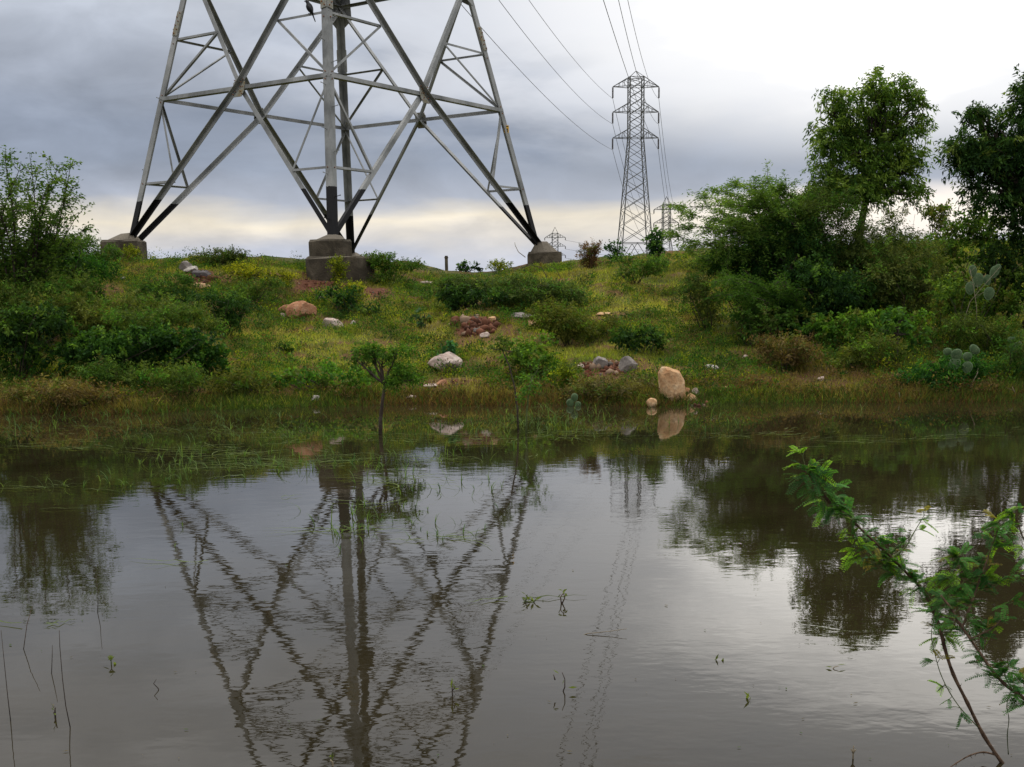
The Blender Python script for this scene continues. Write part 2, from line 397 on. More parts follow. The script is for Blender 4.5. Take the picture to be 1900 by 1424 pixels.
def make_ground():
    def axis(a, b, st, lo, hi):
        c = np.arange(a, b + 1e-6, st); l = []; v = a; d = st
        while v > lo: d *= 1.25; v -= d; l.append(v)
        r = []; v = c[-1]; d = st
        while v < hi: d *= 1.25; v += d; r.append(v)
        return np.array(l[::-1] + list(c) + r)
    xs = axis(-15, 15, .09, -3500, 3500); ys = axis(14.5, 36, .08, -600, 5200)
    X, Y = np.meshgrid(xs, ys); Z = height(X, Y)
    c, b = cover(X, Y); b = b[..., None]
    col = c * .55 * (1 - b) + SOIL * b
    s = (Y - shore(X))[..., None]
    wet = np.clip(1 - (s + .1) / .35, 0, 1); col = col * (1 - wet) + MUD * wet
    nx, ny = len(xs), len(ys); i = np.arange(nx * ny).reshape(ny, nx)
    Fc = np.stack([i[:-1, :-1], i[:-1, 1:], i[1:, 1:], i[1:, :-1]], -1).reshape(-1, 4)
    V = np.stack([X, Y, Z], -1).reshape(-1, 3)
    me = arr_mesh('ground', V, Fc, col.reshape(-1, 3), True)
    o = link('ground', me, None, [terrain_mat()]); tag(o, kind='structure')
    W_ = MB(); W_.add([(-50, -20, 0), (50, -20, 0), (50, 30, 0), (-50, 30, 0)], [(0, 1, 2, 3)])
    w = W_.build('water', water_mat()); tag(w, kind='structure')
make_ground()

# ------------------------------------------------------------------ near pylon
TX, TY, YAW, RZ1, TAP, Z1, SKEW = -4.4123, 33.2502, .0924, 4.5074, .2851, 6.4652, .1985
ZF, ZLO, ZHI, Z2 = 2.9, 4.42, 7.90, 9.68
def legp(k, z):
    r = RZ1 - TAP * (z - Z1) if z <= 18.2 else RZ1 - TAP * (18.2 - Z1)
    a = YAW + k * math.pi / 2 + (SKEW if k % 2 else 0)
    return Vector((TX + r * math.sin(a), TY - r * math.cos(a), z))
def lerp(a, b, t): return a + (b - a) * t
def pylon():
    T = thing('pylon', 'huge grey steel lattice pylon on four legs painted black at the bottom', 'pylon', (0, 0, 0))
    ctr = lambda z: Vector((TX, TY, z))
    bolts = {}
    def bolt(mb, p, n, r=.022):
        n = Vector(n).normalized(); mb.tube([Vector(p), Vector(p) + n * .03], r, 6)
    # legs
    for k in range(4):
        mb = MB(); dA = (legp((k + 1) % 4, 5) - legp(k, 5)); dB = (legp((k - 1) % 4, 5) - legp(k, 5))
        w = .172
        mb.angle(legp(k, ZF - .25), legp(k, 18.2), w, .022, dA, dB)
        mb.angle(legp(k, 18.2), legp(k, 27.5), .15, .016, dA, dB)
        fa, fb = dA.normalized(), dB.normalized(); ax = (legp(k, 9) - legp(k, 8)).normalized(); c = legp(k, 8.28)
        for f, g in ((fa, fb), (fb, fa)):
            f = (f - ax * f.dot(ax)).normalized(); nrm = -(g - ax * g.dot(ax)); nrm = (nrm - f * nrm.dot(f)).normalized()
            for zz in (Z1 - .07, Z1 + .10, ZLO, ZHI - .1):
                jb = MB(); bolt(jb, legp(k, zz) + f * .10 - nrm * .005, nrm, .013); mb.add(jb.v, jb.f, 1)
            sp = MB(); bo = MB(); sp.box(c + f * .09 + nrm * .012, f * .085, ax * .30, nrm * .010)
            for i in range(6): bolt(bo, c + f * (.05 + .075 * (i % 2)) + ax * (-.25 + .10 * i) + nrm * .02, nrm, .015)
            sp.add(bo.v, bo.f, 1); sp.build('splice_plate', [GUSSET, RUST], T)
        mb.build('leg', [STEEL, RUST], T)
        # step bolts
        if k in (0, 3):
            for i in range(13 if k == 0 else 3):
                sb = MB(); zz = 3.25 + i * .5 if k == 0 else 4.75 + i * 1.7; f = (fa if i % 2 else fb); out = -(fb if i % 2 else fa)
                out = (out - ax * out.dot(ax)).normalized(); c = legp(k, zz) + f * .1
                sb.tube([c, c + out * .15], .008, 5); sb.tube([c + out * .15, c + out * .158], .015, 6); sb.build('step_bolt', STEEL, T)
    # faces
    for k in range(4):
        j = (k + 1) % 4
        n = ((legp(k, Z1) + legp(j, Z1)) / 2 - ctr(Z1)); n.z = 0
        e = legp(j, Z1) - legp(k, Z1)
        up = Vector((0, 0, 1)); face_up = ((legp(k, Z2) + legp(j, Z2)) - (legp(k, ZF) + legp(j, ZF))).normalized()
        n = (n - face_up * n.dot(face_up)).normalized(); inn = -n
        Mx = (legp(k, Z1) + legp(j, Z1)) / 2
        def mem(name, a, b, w, off=0.0, flip=1):
            mb = MB(); ax = (b - a).normalized(); side = ax.cross(n).normalized() * flip
            o_ = inn * off - side * w * .5
            mb.angle(a + o_, b + o_, w, max(.008, w * .09), side, inn); return mb.build(name, STEEL, T)
        # main diagonals: foot -> crossing -> opposite leg at z2
        for a, b in ((k, j), (j, k)):
            off = .03 if a == k else .055
            if (k, a) in ((3, 3), (0, 1)):   # these two have the flange standing outwards, so one sees its underside
                for p_, q_ in ((legp(a, ZF - .1), Mx), (Mx, legp(b, Z2))):
                    mb = MB(); ax = (q_ - p_).normalized(); sd = ax.cross(n).normalized(); sd = sd if sd.z < 0 else -sd
                    o_ = n * .012 - sd * .06; mb.angle(p_ + o_, q_ + o_, .115, .012, sd, n); mb.build('diagonal_brace', STEEL, T)
                continue
            mem('diagonal_brace', legp(a, ZF - .1), Mx, .11, off)
            mem('diagonal_brace', Mx, legp(b, Z2), .11, off)
        mem('horizontal_brace', legp(k, Z1), legp(j, Z1), .095, -.005, -1)
        for a in (k, j):
            b = j if a == k else k
            lo = lerp(legp(a, ZF), Mx, (ZLO - ZF) / (Z1 - ZF)); hi = lerp(Mx, legp(a, Z2), (ZHI - Z1) / (Z2 - Z1))
            mem('stay_brace', legp(a, ZLO), lo, .055, .035, -1)
            mem('stay_brace', lo, legp(a, Z1), .055, .035)
            mem('stay_brace', legp(a, ZHI), hi, .055, .035, -1)
            mem('stay_brace', hi, legp(a, Z1), .055, .035)
        # gusset at the crossing
        g = MB(); ex = e.normalized(); ey = face_up
        poly = [Mx + ex * x + ey * y - n * -.012 for x, y in ((-.19, -.11), (-.13, -.23), (.13, -.23), (.19, -.11), (.19, .11), (.11, .2), (-.11, .2), (-.19, .11))]
        g.prism(poly, n * .012)
        bo = MB()
        for x in (-.14, -.08, .08, .14):
            bolt(bo, Mx + ex * x + ey * .0 + n * .026, n, .010)
            bolt(bo, Mx + ex * x + ey * (abs(x) + .03) * (1 if x > 0 else -1) + n * .026, n, .010)
            bolt(bo, Mx + ex * x - ey * (abs(x) + .03) * (1 if x > 0 else -1) + n * .026, n, .010)
        g.add(bo.v, bo.f, 1); g.build('gusset_plate', [GUSSET, RUST], T)
        # gusset at the tops of the diagonals
        for a in (k, j):
            d = (legp(j if a == k else k, Z2) - legp(a, Z2)).normalized(); g = MB(); c = legp(a, Z2)
            g.prism([c + d * x + ey * y + n * .004 for x, y in ((0, -.62), (.36, -.42), (.42, .1), (.3, .5), (0, .5))], n * .012)
            g.build('gusset_plate', STEEL, T)
        # panels above
        zs = [Z2, 12.9, 15.4, 17.0, 18.2, 19.5, 20.8, 22.1, 23.4, 24.7, 26.0, 27.5]
        mb = MB()
        def q(a, b, w):
            ax = (b - a).normalized(); side = ax.cross(n).normalized(); mb.angle(a + inn * .04, b + inn * .04, w, w * .1, side, inn)
        q(legp(k, Z2), legp(j, Z2), .09)
        for i in range(len(zs) - 1):
            a, b = zs[i], zs[i + 1]; w = .11 if i < 3 else .07
            q(legp(k, a), legp(j, b), w); q(legp(j, a), legp(k, b), w); q(legp(k, b), legp(j, b), w * .8)
            if i < 2:
                mm = (legp(k, (a + b) / 2) + legp(j, (a + b) / 2)) / 2
                for s_ in (k, j):
                    hp = lerp(legp(s_, a), mm, .5); q(legp(s_, lerp(a, b, .28)), hp, .06); q(hp, (legp(k, a) + legp(j, a)) / 2, .06)
        mb.build('upper_lattice', STEEL, T)
    # cross arms high above the frame
    ld = Vector((22.7, 146.7, 0)).normalized(); pd = Vector((ld.y, -ld.x, 0))
    for z in (19.4, 22.7, 26.0):
        for s in (-1, 1):
            mb = MB(); tip = ctr(z) + pd * s * 4.5
            for q_ in (-1, 1):
                base = ctr(z) + pd * s * .9 + ld * q_ * .8
                mb.tube([base, tip], .05, 4); mb.tube([base + Vector((0, 0, 1.3)), tip], .05, 4)
                for i in range(1, 4):
                    t = i / 4; mb.tube([lerp(base, tip, t), lerp(base + Vector((0, 0, 1.3)), tip, t)], .03, 4)
            mb.build('crossarm', STEEL, T)
            insulator(tip, tip - Vector((0, 0, 1.25)), T, .13)
    mb = MB()
    for a in range(4): mb.tube([legp(a, 27.5), ctr(29.5)], .05, 4)
    mb.build('peak', STEEL, T)
    # yellow number plate on the right hand leg
    c = legp(1, 5.98); toc = (Vector((0, 0, EYE)) - c).normalized(); rt = Vector((0, 0, 1)).cross(-toc).normalized() * -1
    rt = Vector((1, 0, 0)); nn = Vector((-.05, -1, 0)).normalized(); u = Vector((0, 0, 1))
    c = c + nn * .06 - rt * .05
    pl = MB(); pl.box(c, rt * .068, u * .095, nn * .004); pb = pl.build('number_plate', YEL, T)
    st = MB(); f = c + nn * .007
    for (x0, y0, x1, y1) in ((-.04, .07, .045, .07), (-.04, .07, -.04, .0), (-.04, .0, .035, .0), (.035, .0, .035, -.065), (.035, -.065, -.045, -.065)):
        a = f + rt * x0 + u * y0; b = f + rt * x1 + u * y1; d = (b - a) / 2; L_ = d.length
        st.box((a + b) / 2, d * (1 + .01 / L_), (d.cross(nn)).normalized() * .010, nn * .003)
    st.build('numeral', BLK, pb)
    # footings
    rng = random.Random(3)
    def footing(k, tiers, label, cone_h, cr):
        mb = MB()
        for (cx, cy, zb, zt, rx, ry, ns, rot) in tiers:
            rings = []
            for zi, sc_ in ((zb, 1.03), (zt - .05, 1.0), (zt, .95)):
                rings.append([Vector((cx + rx * sc_ * math.cos(rot + 2 * math.pi * (i + .5) / ns) * (1 + rng.uniform(-.03, .03)), cy + ry * sc_ * math.sin(rot + 2 * math.pi * (i + .5) / ns) * (1 + rng.uniform(-.03, .03)), zi + rng.uniform(-.012, .012))) for i in range(ns)])
            vs = sum(rings, []); fs = []
            for r_ in range(2):
                for i in range(ns): fs.append((r_ * ns + i, r_ * ns + (i + 1) % ns, (r_ + 1) * ns + (i + 1) % ns, (r_ + 1) * ns + i))
            fs.append(tuple(range(2 * ns, 3 * ns))); fs.append(tuple(range(ns))[::-1]); mb.add(vs, fs)
        c = legp(k, tiers[-1][3]); zt = tiers[-1][3]; n_ = 12
        ring = [Vector((tiers[-1][0] + cr * 1.0 * math.cos(2 * math.pi * i / n_), tiers[-1][1] + cr * math.sin(2 * math.pi * i / n_), zt - .02)) for i in range(n_)]
        ring2 = [Vector((c.x + .17 * math.cos(2 * math.pi * i / n_), c.y + .17 * math.sin(2 * math.pi * i / n_), zt + cone_h * rng.uniform(.85, 1.1))) for i in range(n_)]
        mb.add(ring + ring2, [(i, (i + 1) % n_, (i + 1) % n_ + n_, i + n_) for i in range(n_)] + [tuple(range(n_, 2 * n_))])
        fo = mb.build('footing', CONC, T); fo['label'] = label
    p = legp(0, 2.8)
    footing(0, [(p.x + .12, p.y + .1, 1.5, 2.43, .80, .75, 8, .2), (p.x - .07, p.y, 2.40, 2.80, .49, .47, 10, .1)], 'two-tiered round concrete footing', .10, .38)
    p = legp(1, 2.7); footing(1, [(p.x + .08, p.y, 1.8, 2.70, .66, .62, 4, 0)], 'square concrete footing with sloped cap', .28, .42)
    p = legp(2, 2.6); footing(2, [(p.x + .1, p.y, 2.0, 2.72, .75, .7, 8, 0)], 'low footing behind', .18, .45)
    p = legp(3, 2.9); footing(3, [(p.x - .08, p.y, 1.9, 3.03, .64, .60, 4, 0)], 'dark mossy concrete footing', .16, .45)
    return T
def insulator(a, b, parent, r=.13, n=9):
    a = Vector(a); b = Vector(b); pts = []; rad = []
    for i in range(n * 2 + 1):
        pts.append(lerp(a, b, .04 + .92 * i / (2 * n))); rad.append(r if i % 2 else r * .35)
    mb = MB(); mb.tube([a, lerp(a, b, .06)], r * .18, 5); mb.tube(pts, rad, 8); return mb.build('insulator', INS, parent)
pylon()

# ------------------------------------------------------------------ distant pylons and wires
def far_pylon(label, cx, cy, zb, ztop, hw0, hw1, zcage, arms, armL, rise, ins, rot=.1, t=1.0, il=1.6, ph=None):
    T = thing('distant_pylon', label, 'pylon', (cx, cy, 0), 'distant pylons')
    ca, sa = math.cos(rot), math.sin(rot)
    def loc(x, y, z): return Vector((x * ca - y * sa, x * sa + y * ca, z))
    hw = lambda z: hw1 if z >= zcage else hw1 + (hw0 - hw1) * (zcage - z) / (zcage - zb)
    S = ((-1, -1), (1, -1), (1, 1), (-1, 1)); top = arms[0] + rise
    L_ = lambda k, z: loc(S[k][0] * hw(z), S[k][1] * hw(z), z)
    for k in range(4):
        mb = MB(); mb.tube([L_(k, zb), L_(k, zcage), L_(k, top)], .10 * t, 4); mb.build('leg', STEEL_FAR, T)
    mb = MB(); z = zb + (zcage - zb) * .21; panels = [z]
    while z < zcage - .5: z += hw(z) * 1.15; panels.append(min(z, zcage))
    while z < top - .3: z += hw1 * 1.15; panels.append(min(z, top))
    for k in range(4):
        j = (k + 1) % 4
        for a, b in zip(panels[:-1], panels[1:]):
            mb.tube([L_(k, a), L_(j, b)], .045 * t, 3); mb.tube([L_(j, a), L_(k, b)], .045 * t, 3)
        mb.tube([L_(k, panels[0]), L_(j, panels[0])], .06 * t, 4)
        mid = (L_(k, panels[0]) + L_(j, panels[0])) / 2
        for a in (k, j):
            q = lerp(L_(a, zb), mid, .55)
            mb.tube([L_(a, zb), mid], .06 * t, 4); mb.tube([q, L_(a, lerp(zb, panels[0], .75))], .04 * t, 3)
        for z in arms + [top]: mb.tube([L_(k, z), L_(j, z)], .05 * t, 3)
    mb.build('lattice_bracing', STEEL_FAR, T)
    mb = MB(); pk = loc(0, 0, ztop)
    for k in range(4): mb.tube([L_(k, top), pk], .05 * t, 4)
    mb.build('peak', STEEL_FAR, T)
    tips = []
    for z in arms:
        for s in (-1, 1):
            mb = MB(); tip = loc(s * armL, 0, z)
            for q in (-1, 1):
                b0 = loc(s * hw(z), q * hw(z), z); b1 = loc(s * hw1, q * hw1, z + rise)
                mb.tube([b0, tip], .06 * t, 4); mb.tube([b1, tip], .06 * t, 4)
                for f in (.33, .6): mb.tube([lerp(b0, tip, f), lerp(b1, tip, f)], .04 * t, 3)
                mb.tube([b0, lerp(b1, tip, .33)], .035 * t, 3)
            mb.build('crossarm', STEEL_FAR, T)
            b = tip - Vector((0, 0, il)); insulator(tip, b, T, .16 * t, 9); tips.append(b + Vector((cx, cy, 0)))
    return tips
t1 = far_pylon('tall slender grey lattice pylon in the middle distance with three pairs of cross-arms', 18.3, 180, 4.8, 32.25, 2.45, .98, 23.1, [30.13, 26.72, 23.21], 3.3, 1.25, 1, .08)
t2 = far_pylon('small distant pylon right behind the tall slender pylon, half hidden by the feathery bush', 42.6, 336, 4.8, 26.9, 2.6, .95, 16.6, [23.5, 20.0, 16.6], 3.4, 1.3, 1, .1, 1.3, 1.1)
t3 = far_pylon('tiniest pylon on the skyline right beside the right-hand footing', 15.4, 410, 6.0, 23.2, 2.3, .95, 14.1, [19.8, 17.0, 14.1], 3.4, 1.4, 1, -.1, 1.2, .9)

def wire(name, label, A, B, sag, r, n=60):
    A, B = Vector(A), Vector(B); pts = []
    for i in range(n + 1):
        t = (i / n) ** 1.3; p = lerp(A, B, t); p.z -= 4 * sag * t * (1 - t); pts.append(p)
    mb = MB(); mb.tube(pts, r, 5); o = mb.build(name, WIRE); tag(o, label, 'wire', 'power lines')
NW = [((-9.39, 32.8, 24.17), 0, 2.21, 'upper left'), ((-8.99, 32.8, 21.45), 2, 2.33, 'middle left'), ((-9.44, 32.8, 18.79), 4, 2.02, 'lowest left'),
      ((.06, 33.8, 24.79), 1, 3.96, 'upper right'), ((.29, 33.8, 21.21), 3, 3.54, 'middle right'), ((-.12, 33.8, 17.49), 5, 1.54, 'lowest right')]
FULL = {'upper left': 'wire coming from the top edge to the upper left insulator of the tall slender pylon', 'middle left': 'wire coming from the top edge to the middle left insulator of the tall slender pylon',
        'lowest left': 'sagging wire passing behind the huge pylon to the lowest left insulator', 'upper right': 'wire ending at the upper right insulator of the tall slender pylon',
        'middle right': 'steep wire ending at the middle right insulator of the tall slender pylon', 'lowest right': 'steep wire crossing the mast to the lowest right insulator of the tall slender pylon'}
for A, i, s, l in NW: wire('overhead_wire', FULL[l], A, t1[i], s, .021)
for i, l in enumerate(('upper left', 'upper right', 'middle left', 'middle right', 'lowest left', 'lowest right')):
    wire('overhead_wire', 'thin wire running on from the %s insulator to the distant pylon behind' % l, t1[i], t2[i], 4.5, .03)
for i, l in ((1, 'top'), (3, 'middle'), (5, 'bottom')):
    wire('overhead_wire', 'hairline wire leaving the %s arm of the tiniest pylon towards the right' % l, t3[i], (120, 430, t3[i].z + 2), 5, .035)

# ------------------------------------------------------------------ small concrete post on the skyline
def skyline_post():
    a = at(828, 475, 60); b = onground(a.x, a.y, -.3); mb = MB()
    mb.tube([b, a - Vector((0, 0, .04)), a], [.085, .08, .07], 6); mb.tube([a - Vector((0, 0, .12)), a - Vector((0, 0, .06))], .10, 6)
    o = mb.build('post', CONC); tag(o, 'lone slim grey concrete post on the skyline between two footings', 'post')
skyline_post()

# ------------------------------------------------------------------ crow
def crow():
    k, j = 0, 3
    Mx = (legp(k, Z1) + legp(j, Z1)) / 2; hi = lerp(Mx, legp(k, Z2), (ZHI - Z1) / (Z2 - Z1)); a = legp(k, ZHI)
    base = lerp(a, hi, .34); T = thing('crow', 'black crow perched on a brace at the left of the centre leg', 'bird', base)
    d = Vector((-1, -.15, 0)).normalized(); side = Vector((.15, -1, 0)).normalized(); u = Vector((0, 0, 1))
    m, N, o = mat('crow_feathers'); princ(N, o, (.006, .006, .008, 1), .45, .35); CR = m
    prof = [(-.20, -.27, .012, .04), (-.17, -.18, .016, .042), (-.14, -.10, .018, .038), (-.115, -.02, .022, .04), (-.085, .05, .045, .05), (-.055, .12, .075, .07), (-.02, .20, .088, .082), (.01, .28, .085, .078), (.03, .345, .06, .058), (.05, .385, .045, .043), (.07, .425, .048, .045), (.09, .455, .038, .036), (.105, .47, .015, .015)]
    mb = MB(); n_ = 12; rings = []
    sc_ = .62
    prof = [(x, z, ra * 1.4, rb * 1.3) for x, z, ra, rb in prof]
    for i, (x, z, ra, rb) in enumerate(prof):
        p0 = prof[max(i - 1, 0)]; p1 = prof[min(i + 1, len(prof) - 1)]
        t = (d * (p1[0] - p0[0]) + u * (p1[1] - p0[1])).normalized(); nrm = t.cross(side).normalized()
        rings.append([(d * x + u * z + nrm * math.cos(2 * math.pi * q / n_) * ra + side * math.sin(2 * math.pi * q / n_) * rb) * sc_ for q in range(n_)])
    vs = sum(rings, []); fs = [(i * n_ + q, i * n_ + (q + 1) % n_, (i + 1) * n_ + (q + 1) % n_, (i + 1) * n_ + q) for i in range(len(rings) - 1) for q in range(n_)]
    fs += [tuple(range(n_))[::-1], tuple(range(len(vs) - n_, len(vs)))]; mb.add(vs, fs)
    bill0 = (d * .10 + u * .432) * sc_
    mb.tube([bill0, bill0 + d * .045 * sc_, bill0 + (d * .085 - u * .018) * sc_], [.02, .013, .002], 8)
    for s in (-1, 1):
        f = side * s * .03
        mb.tube([f + (d * -.04 + u * .11) * sc_, f + (d * -.045 + u * .05), f + d * -.02 + u * .045, f + d * -.01 + u * .0], [.022, .014, .006, .005], 6)
        for a_ in (-.5, 0, .5): mb.tube([f - d * .01, f + d * .03 + side * a_ * .03 + u * .004], [.005, .003], 5)
    b = mb.build('body', CR, T, True)
    w = MB()
    for s in (-1, 1):
        pts = [(.03, .31, .05), (.0, .24, .088), (-.05, .12, .075), (-.12, -.02, .04), (-.15, -.09, .02)]
        w.tube([(d * x + u * z) * sc_ + side * s * y * sc_ for x, z, y in pts], [.02, .035, .04, .024, .004], 6)
    w.build('wings', CR, b, True)
crow()

# ------------------------------------------------------------------ rocks
def rock(px, py, wpx, hpx, kind, label, cat='rock', seed=0, flat=1.0, tilt=0.0, sink=.18, shape='round', group='rocks on the bank', name='rock', Yadd=0.0):
    """px, py: centre of the visible stone"""
    g = ground(px, py + hpx * .45)
    if Yadd: g = onground(g.x, g.y + Yadd)
    w = wpx * g.y / F / 2; h = hpx * g.y / F / 2
    rng = np.random.default_rng(seed + int(px * 7 + py))
    import bmesh
    bm = bmesh.new(); bmesh.ops.create_icosphere(bm, subdivisions=4, radius=1)
    V = np.array([v.co[:] for v in bm.verts]); D = V / np.linalg.norm(V, axis=1, keepdims=True)
    npl = 14 if shape == 'round' else 13; r = np.full(len(V), 1.0)
    for i in range(npl):   # cut planes give flat broken faces
        n_ = rng.normal(size=3); n_ /= np.linalg.norm(n_); dd = rng.uniform(.62, .95) if shape == 'round' else rng.uniform(.48, .85)
        dt = D @ n_; r = np.where(dt > .05, np.minimum(r, dd / np.maximum(dt, .05)), r)
    if shape == 'point':
        r = np.full(len(V), 1.3)
        for n_, dd in (((.50, -.1, .86), .74), ((.95, -.1, .32), .72), ((-.97, -.05, .18), .66), ((-.5, 0, .86), 1.02), ((.98, .0, -.2), .74), ((-.62, 0, -.78), .74), ((.6, .1, -.8), .85), ((.1, -1, .15), .7), ((.55, -.8, .2), .68), ((-.1, 1, .1), .8), ((-.35, -.5, .8), .95), ((.0, .3, 1), 1.0), ((-.6, -.75, -.1), .72), ((.2, -.8, -.55), .8)):
            n_ = np.array(n_); n_ = n_ / np.linalg.norm(n_); dt = D @ n_; r = np.where(dt > .05, np.minimum(r, dd / np.maximum(dt, .05)), r)
    r = r * (1 + .05 * np.sin(D[:, 0] * 7 + seed) * np.sin(D[:, 1] * 6) + rng.normal(size=len(V)) * .010)
    V = D * r[:, None]; ext = np.abs(V).max(0)
    V = V / ext * np.array([w, w * (.75 if flat == 1 else .9), h * (1 + sink)])
    if tilt:
        c, s = math.cos(tilt), math.sin(tilt); V = np.stack([V[:, 0] * c + V[:, 2] * s, V[:, 1], -V[:, 0] * s + V[:, 2] * c], 1)
        k = max(abs(V[:, 0].max()), 1e-4); V[:, 0] *= w / k; V[:, 2] *= h * (1 + sink) / V[:, 2].max()
    for v, c in zip(bm.verts, V): v.co = c
    me = bpy.data.meshes.new(name); bm.to_mesh(me); bm.free()
    o = link(name, me, None, [ROCKS[kind]])
    o.location = (g.x, g.y + w * .4, g.z + h * (1 - sink)); tag(o, label, cat, group); return o
ROCKLIST = [
    (1247, 717, 52, 62, 'tan', 'big pointed tan boulder standing right at the waterline', 1, 'point', -.22),
    (1168, 678, 36, 30, 'grey', 'angular dark grey and tan rock just left of the pointed boulder', 2, 'cut', .3),
    (1114, 674, 30, 22, 'grey', 'low grey-brown rock half buried in the red clod bank', 3, 'cut', .0),
    (1078, 681, 14, 9, 'pink', 'small pale stone at the left end of the red clod bank', 4, 'round', 0),
    (1092, 695, 18, 15, 'red', 'reddish block below the half-buried rock', 5, 'cut', 0),
    (1318, 687, 33, 17, 'white', 'whitish flat stone in grass right of the pointed boulder', 6, 'cut', 0),
    (826, 675, 66, 38, 'pink', 'big pale pink rounded boulder above the shore with a shoot before it', 7, 'round', 0),
    (821, 711, 26, 13, 'orange', 'orange flat stone below the big pale pink boulder', 8, 'cut', 0),
    (800, 716, 34, 10, 'pink', 'long pale slab beside the orange flat stone', 9, 'cut', 0),
    (562, 577, 48, 31, 'orange', 'orange-tan boulder on the slope, two pieces leaning together', 10, 'cut', -.35),
    (530, 575, 28, 14, 'orange', 'low brown stone touching the orange-tan boulder', 11, 'cut', 0),
    (524, 586, 12, 8, 'pink', 'pebble just below the low brown stone', 12, 'round', 0),
    (616, 601, 40, 22, 'pink', 'pale oval boulder on the lawn', 13, 'round', 0),
    (656, 600, 12, 10, 'white', 'small whitish stone right of the pale oval boulder', 14, 'cut', 0),
    (418, 563, 13, 8, 'white', 'tiny white stone alone on the upper left slope', 15, 'round', 0),
    (344, 496, 26, 20, 'grey', 'purple-grey slab sticking up on the left crest', 16, 'cut', .5),
    (354, 502, 26, 13, 'white', 'cream broken stone leaning on the purple-grey slab', 17, 'cut', -.3),
    (372, 509, 34, 14, 'dark', 'dark flat rock right of the cream broken stone', 18, 'cut', 0),
    (370, 531, 42, 10, 'tan', 'long tan slab half in grass under the dark flat rock', 19, 'cut', 0),
    (968, 588, 48, 13, 'grey', 'flat grey slab right of the red dirt pile', 20, 'cut', 0),
    (990, 600, 20, 18, 'tan', 'tan weathered stone under the end of the flat grey slab', 21, 'round', 0),
    (884, 614, 18, 9, 'grey', 'small slate-grey stone at the foot of the red dirt pile', 22, 'cut', 0),
    (898, 623, 22, 11, 'pink', 'pale stone lowest at the foot of the red dirt pile', 23, 'cut', 0),
    (914, 594, 16, 10, 'tan', 'tan stone on the right shoulder of the red dirt pile', 24, 'cut', .4),
    (1284, 740, 27, 19, 'tan', 'tan stone right of the pointed boulder at the water', 25, 'cut', 0),
    (1293, 728, 18, 13, 'pink', 'smaller stone above the tan stone right of the pointed boulder', 26, 'cut', 0),
    (1274, 727, 14, 13, 'orange', 'tiny orange stone wedged against the pointed boulder', 27, 'cut', 0),
    (1210, 748, 22, 16, 'tan', 'round tan stone half in water left of the pointed boulder', 28, 'round', 0),
    (1348, 721, 16, 8, 'tan', 'small flat stone on the grass far right of the pointed boulder', 29, 'cut', 0),
    (585, 741, 18, 12, 'white', 'pale stone at the waterline left of the little tree in water', 30, 'cut', 0),
    (763, 739, 22, 9, 'pink', 'low pale stone at the waterline right of the little tree', 31, 'cut', 0),
    (792, 525, 26, 7, 'pink', 'flat pinkish stone on the crest right of the round footing', 32, 'cut', 0),
    (716, 505, 14, 10, 'red', 'red-brown stone in weeds just right of the round footing', 33, 'cut', 0),
    (228, 517, 12, 6, 'white', 'small pale stone on the bare patch near the left footing', 34, 'cut', 0),
    (146, 555, 14, 6, 'pink', 'small pink stone beside the dark left bushes', 35, 'cut', 0),
    (1225, 467, 20, 14, 'pink', 'grey-pink rock under the round bush on the right crest', 36, 'cut', .3),
    (1122, 583, 34, 7, 'tan', 'thin tan slab in the grass above the dark round bush', 37, 'cut', 0),
    (595, 553, 12, 7, 'white', 'little white stone above the orange-tan boulder', 38, 'cut', 0),
    (1524, 704, 14, 9, 'pink', 'pale stone in brown grass on the right shore', 39, 'cut', 0),
    (1383, 662, 12, 6, 'pink', 'faint pinkish stone on the right-hand grass', 40, 'cut', 0),
    (1352, 459, 22, 10, 'pink', 'pale stone among rubble beneath the feathery bush', 41, 'cut', 0),
]
for px, py, w, h, kd, lb, sd, sh, tl in ROCKLIST:
    rock(px, py, w, h, kd, lb, 'boulder' if w > 39 else 'stone', sd, 1.0, tl, .2, sh, 'stones on the bank', 'boulder' if w > 39 else 'stone')
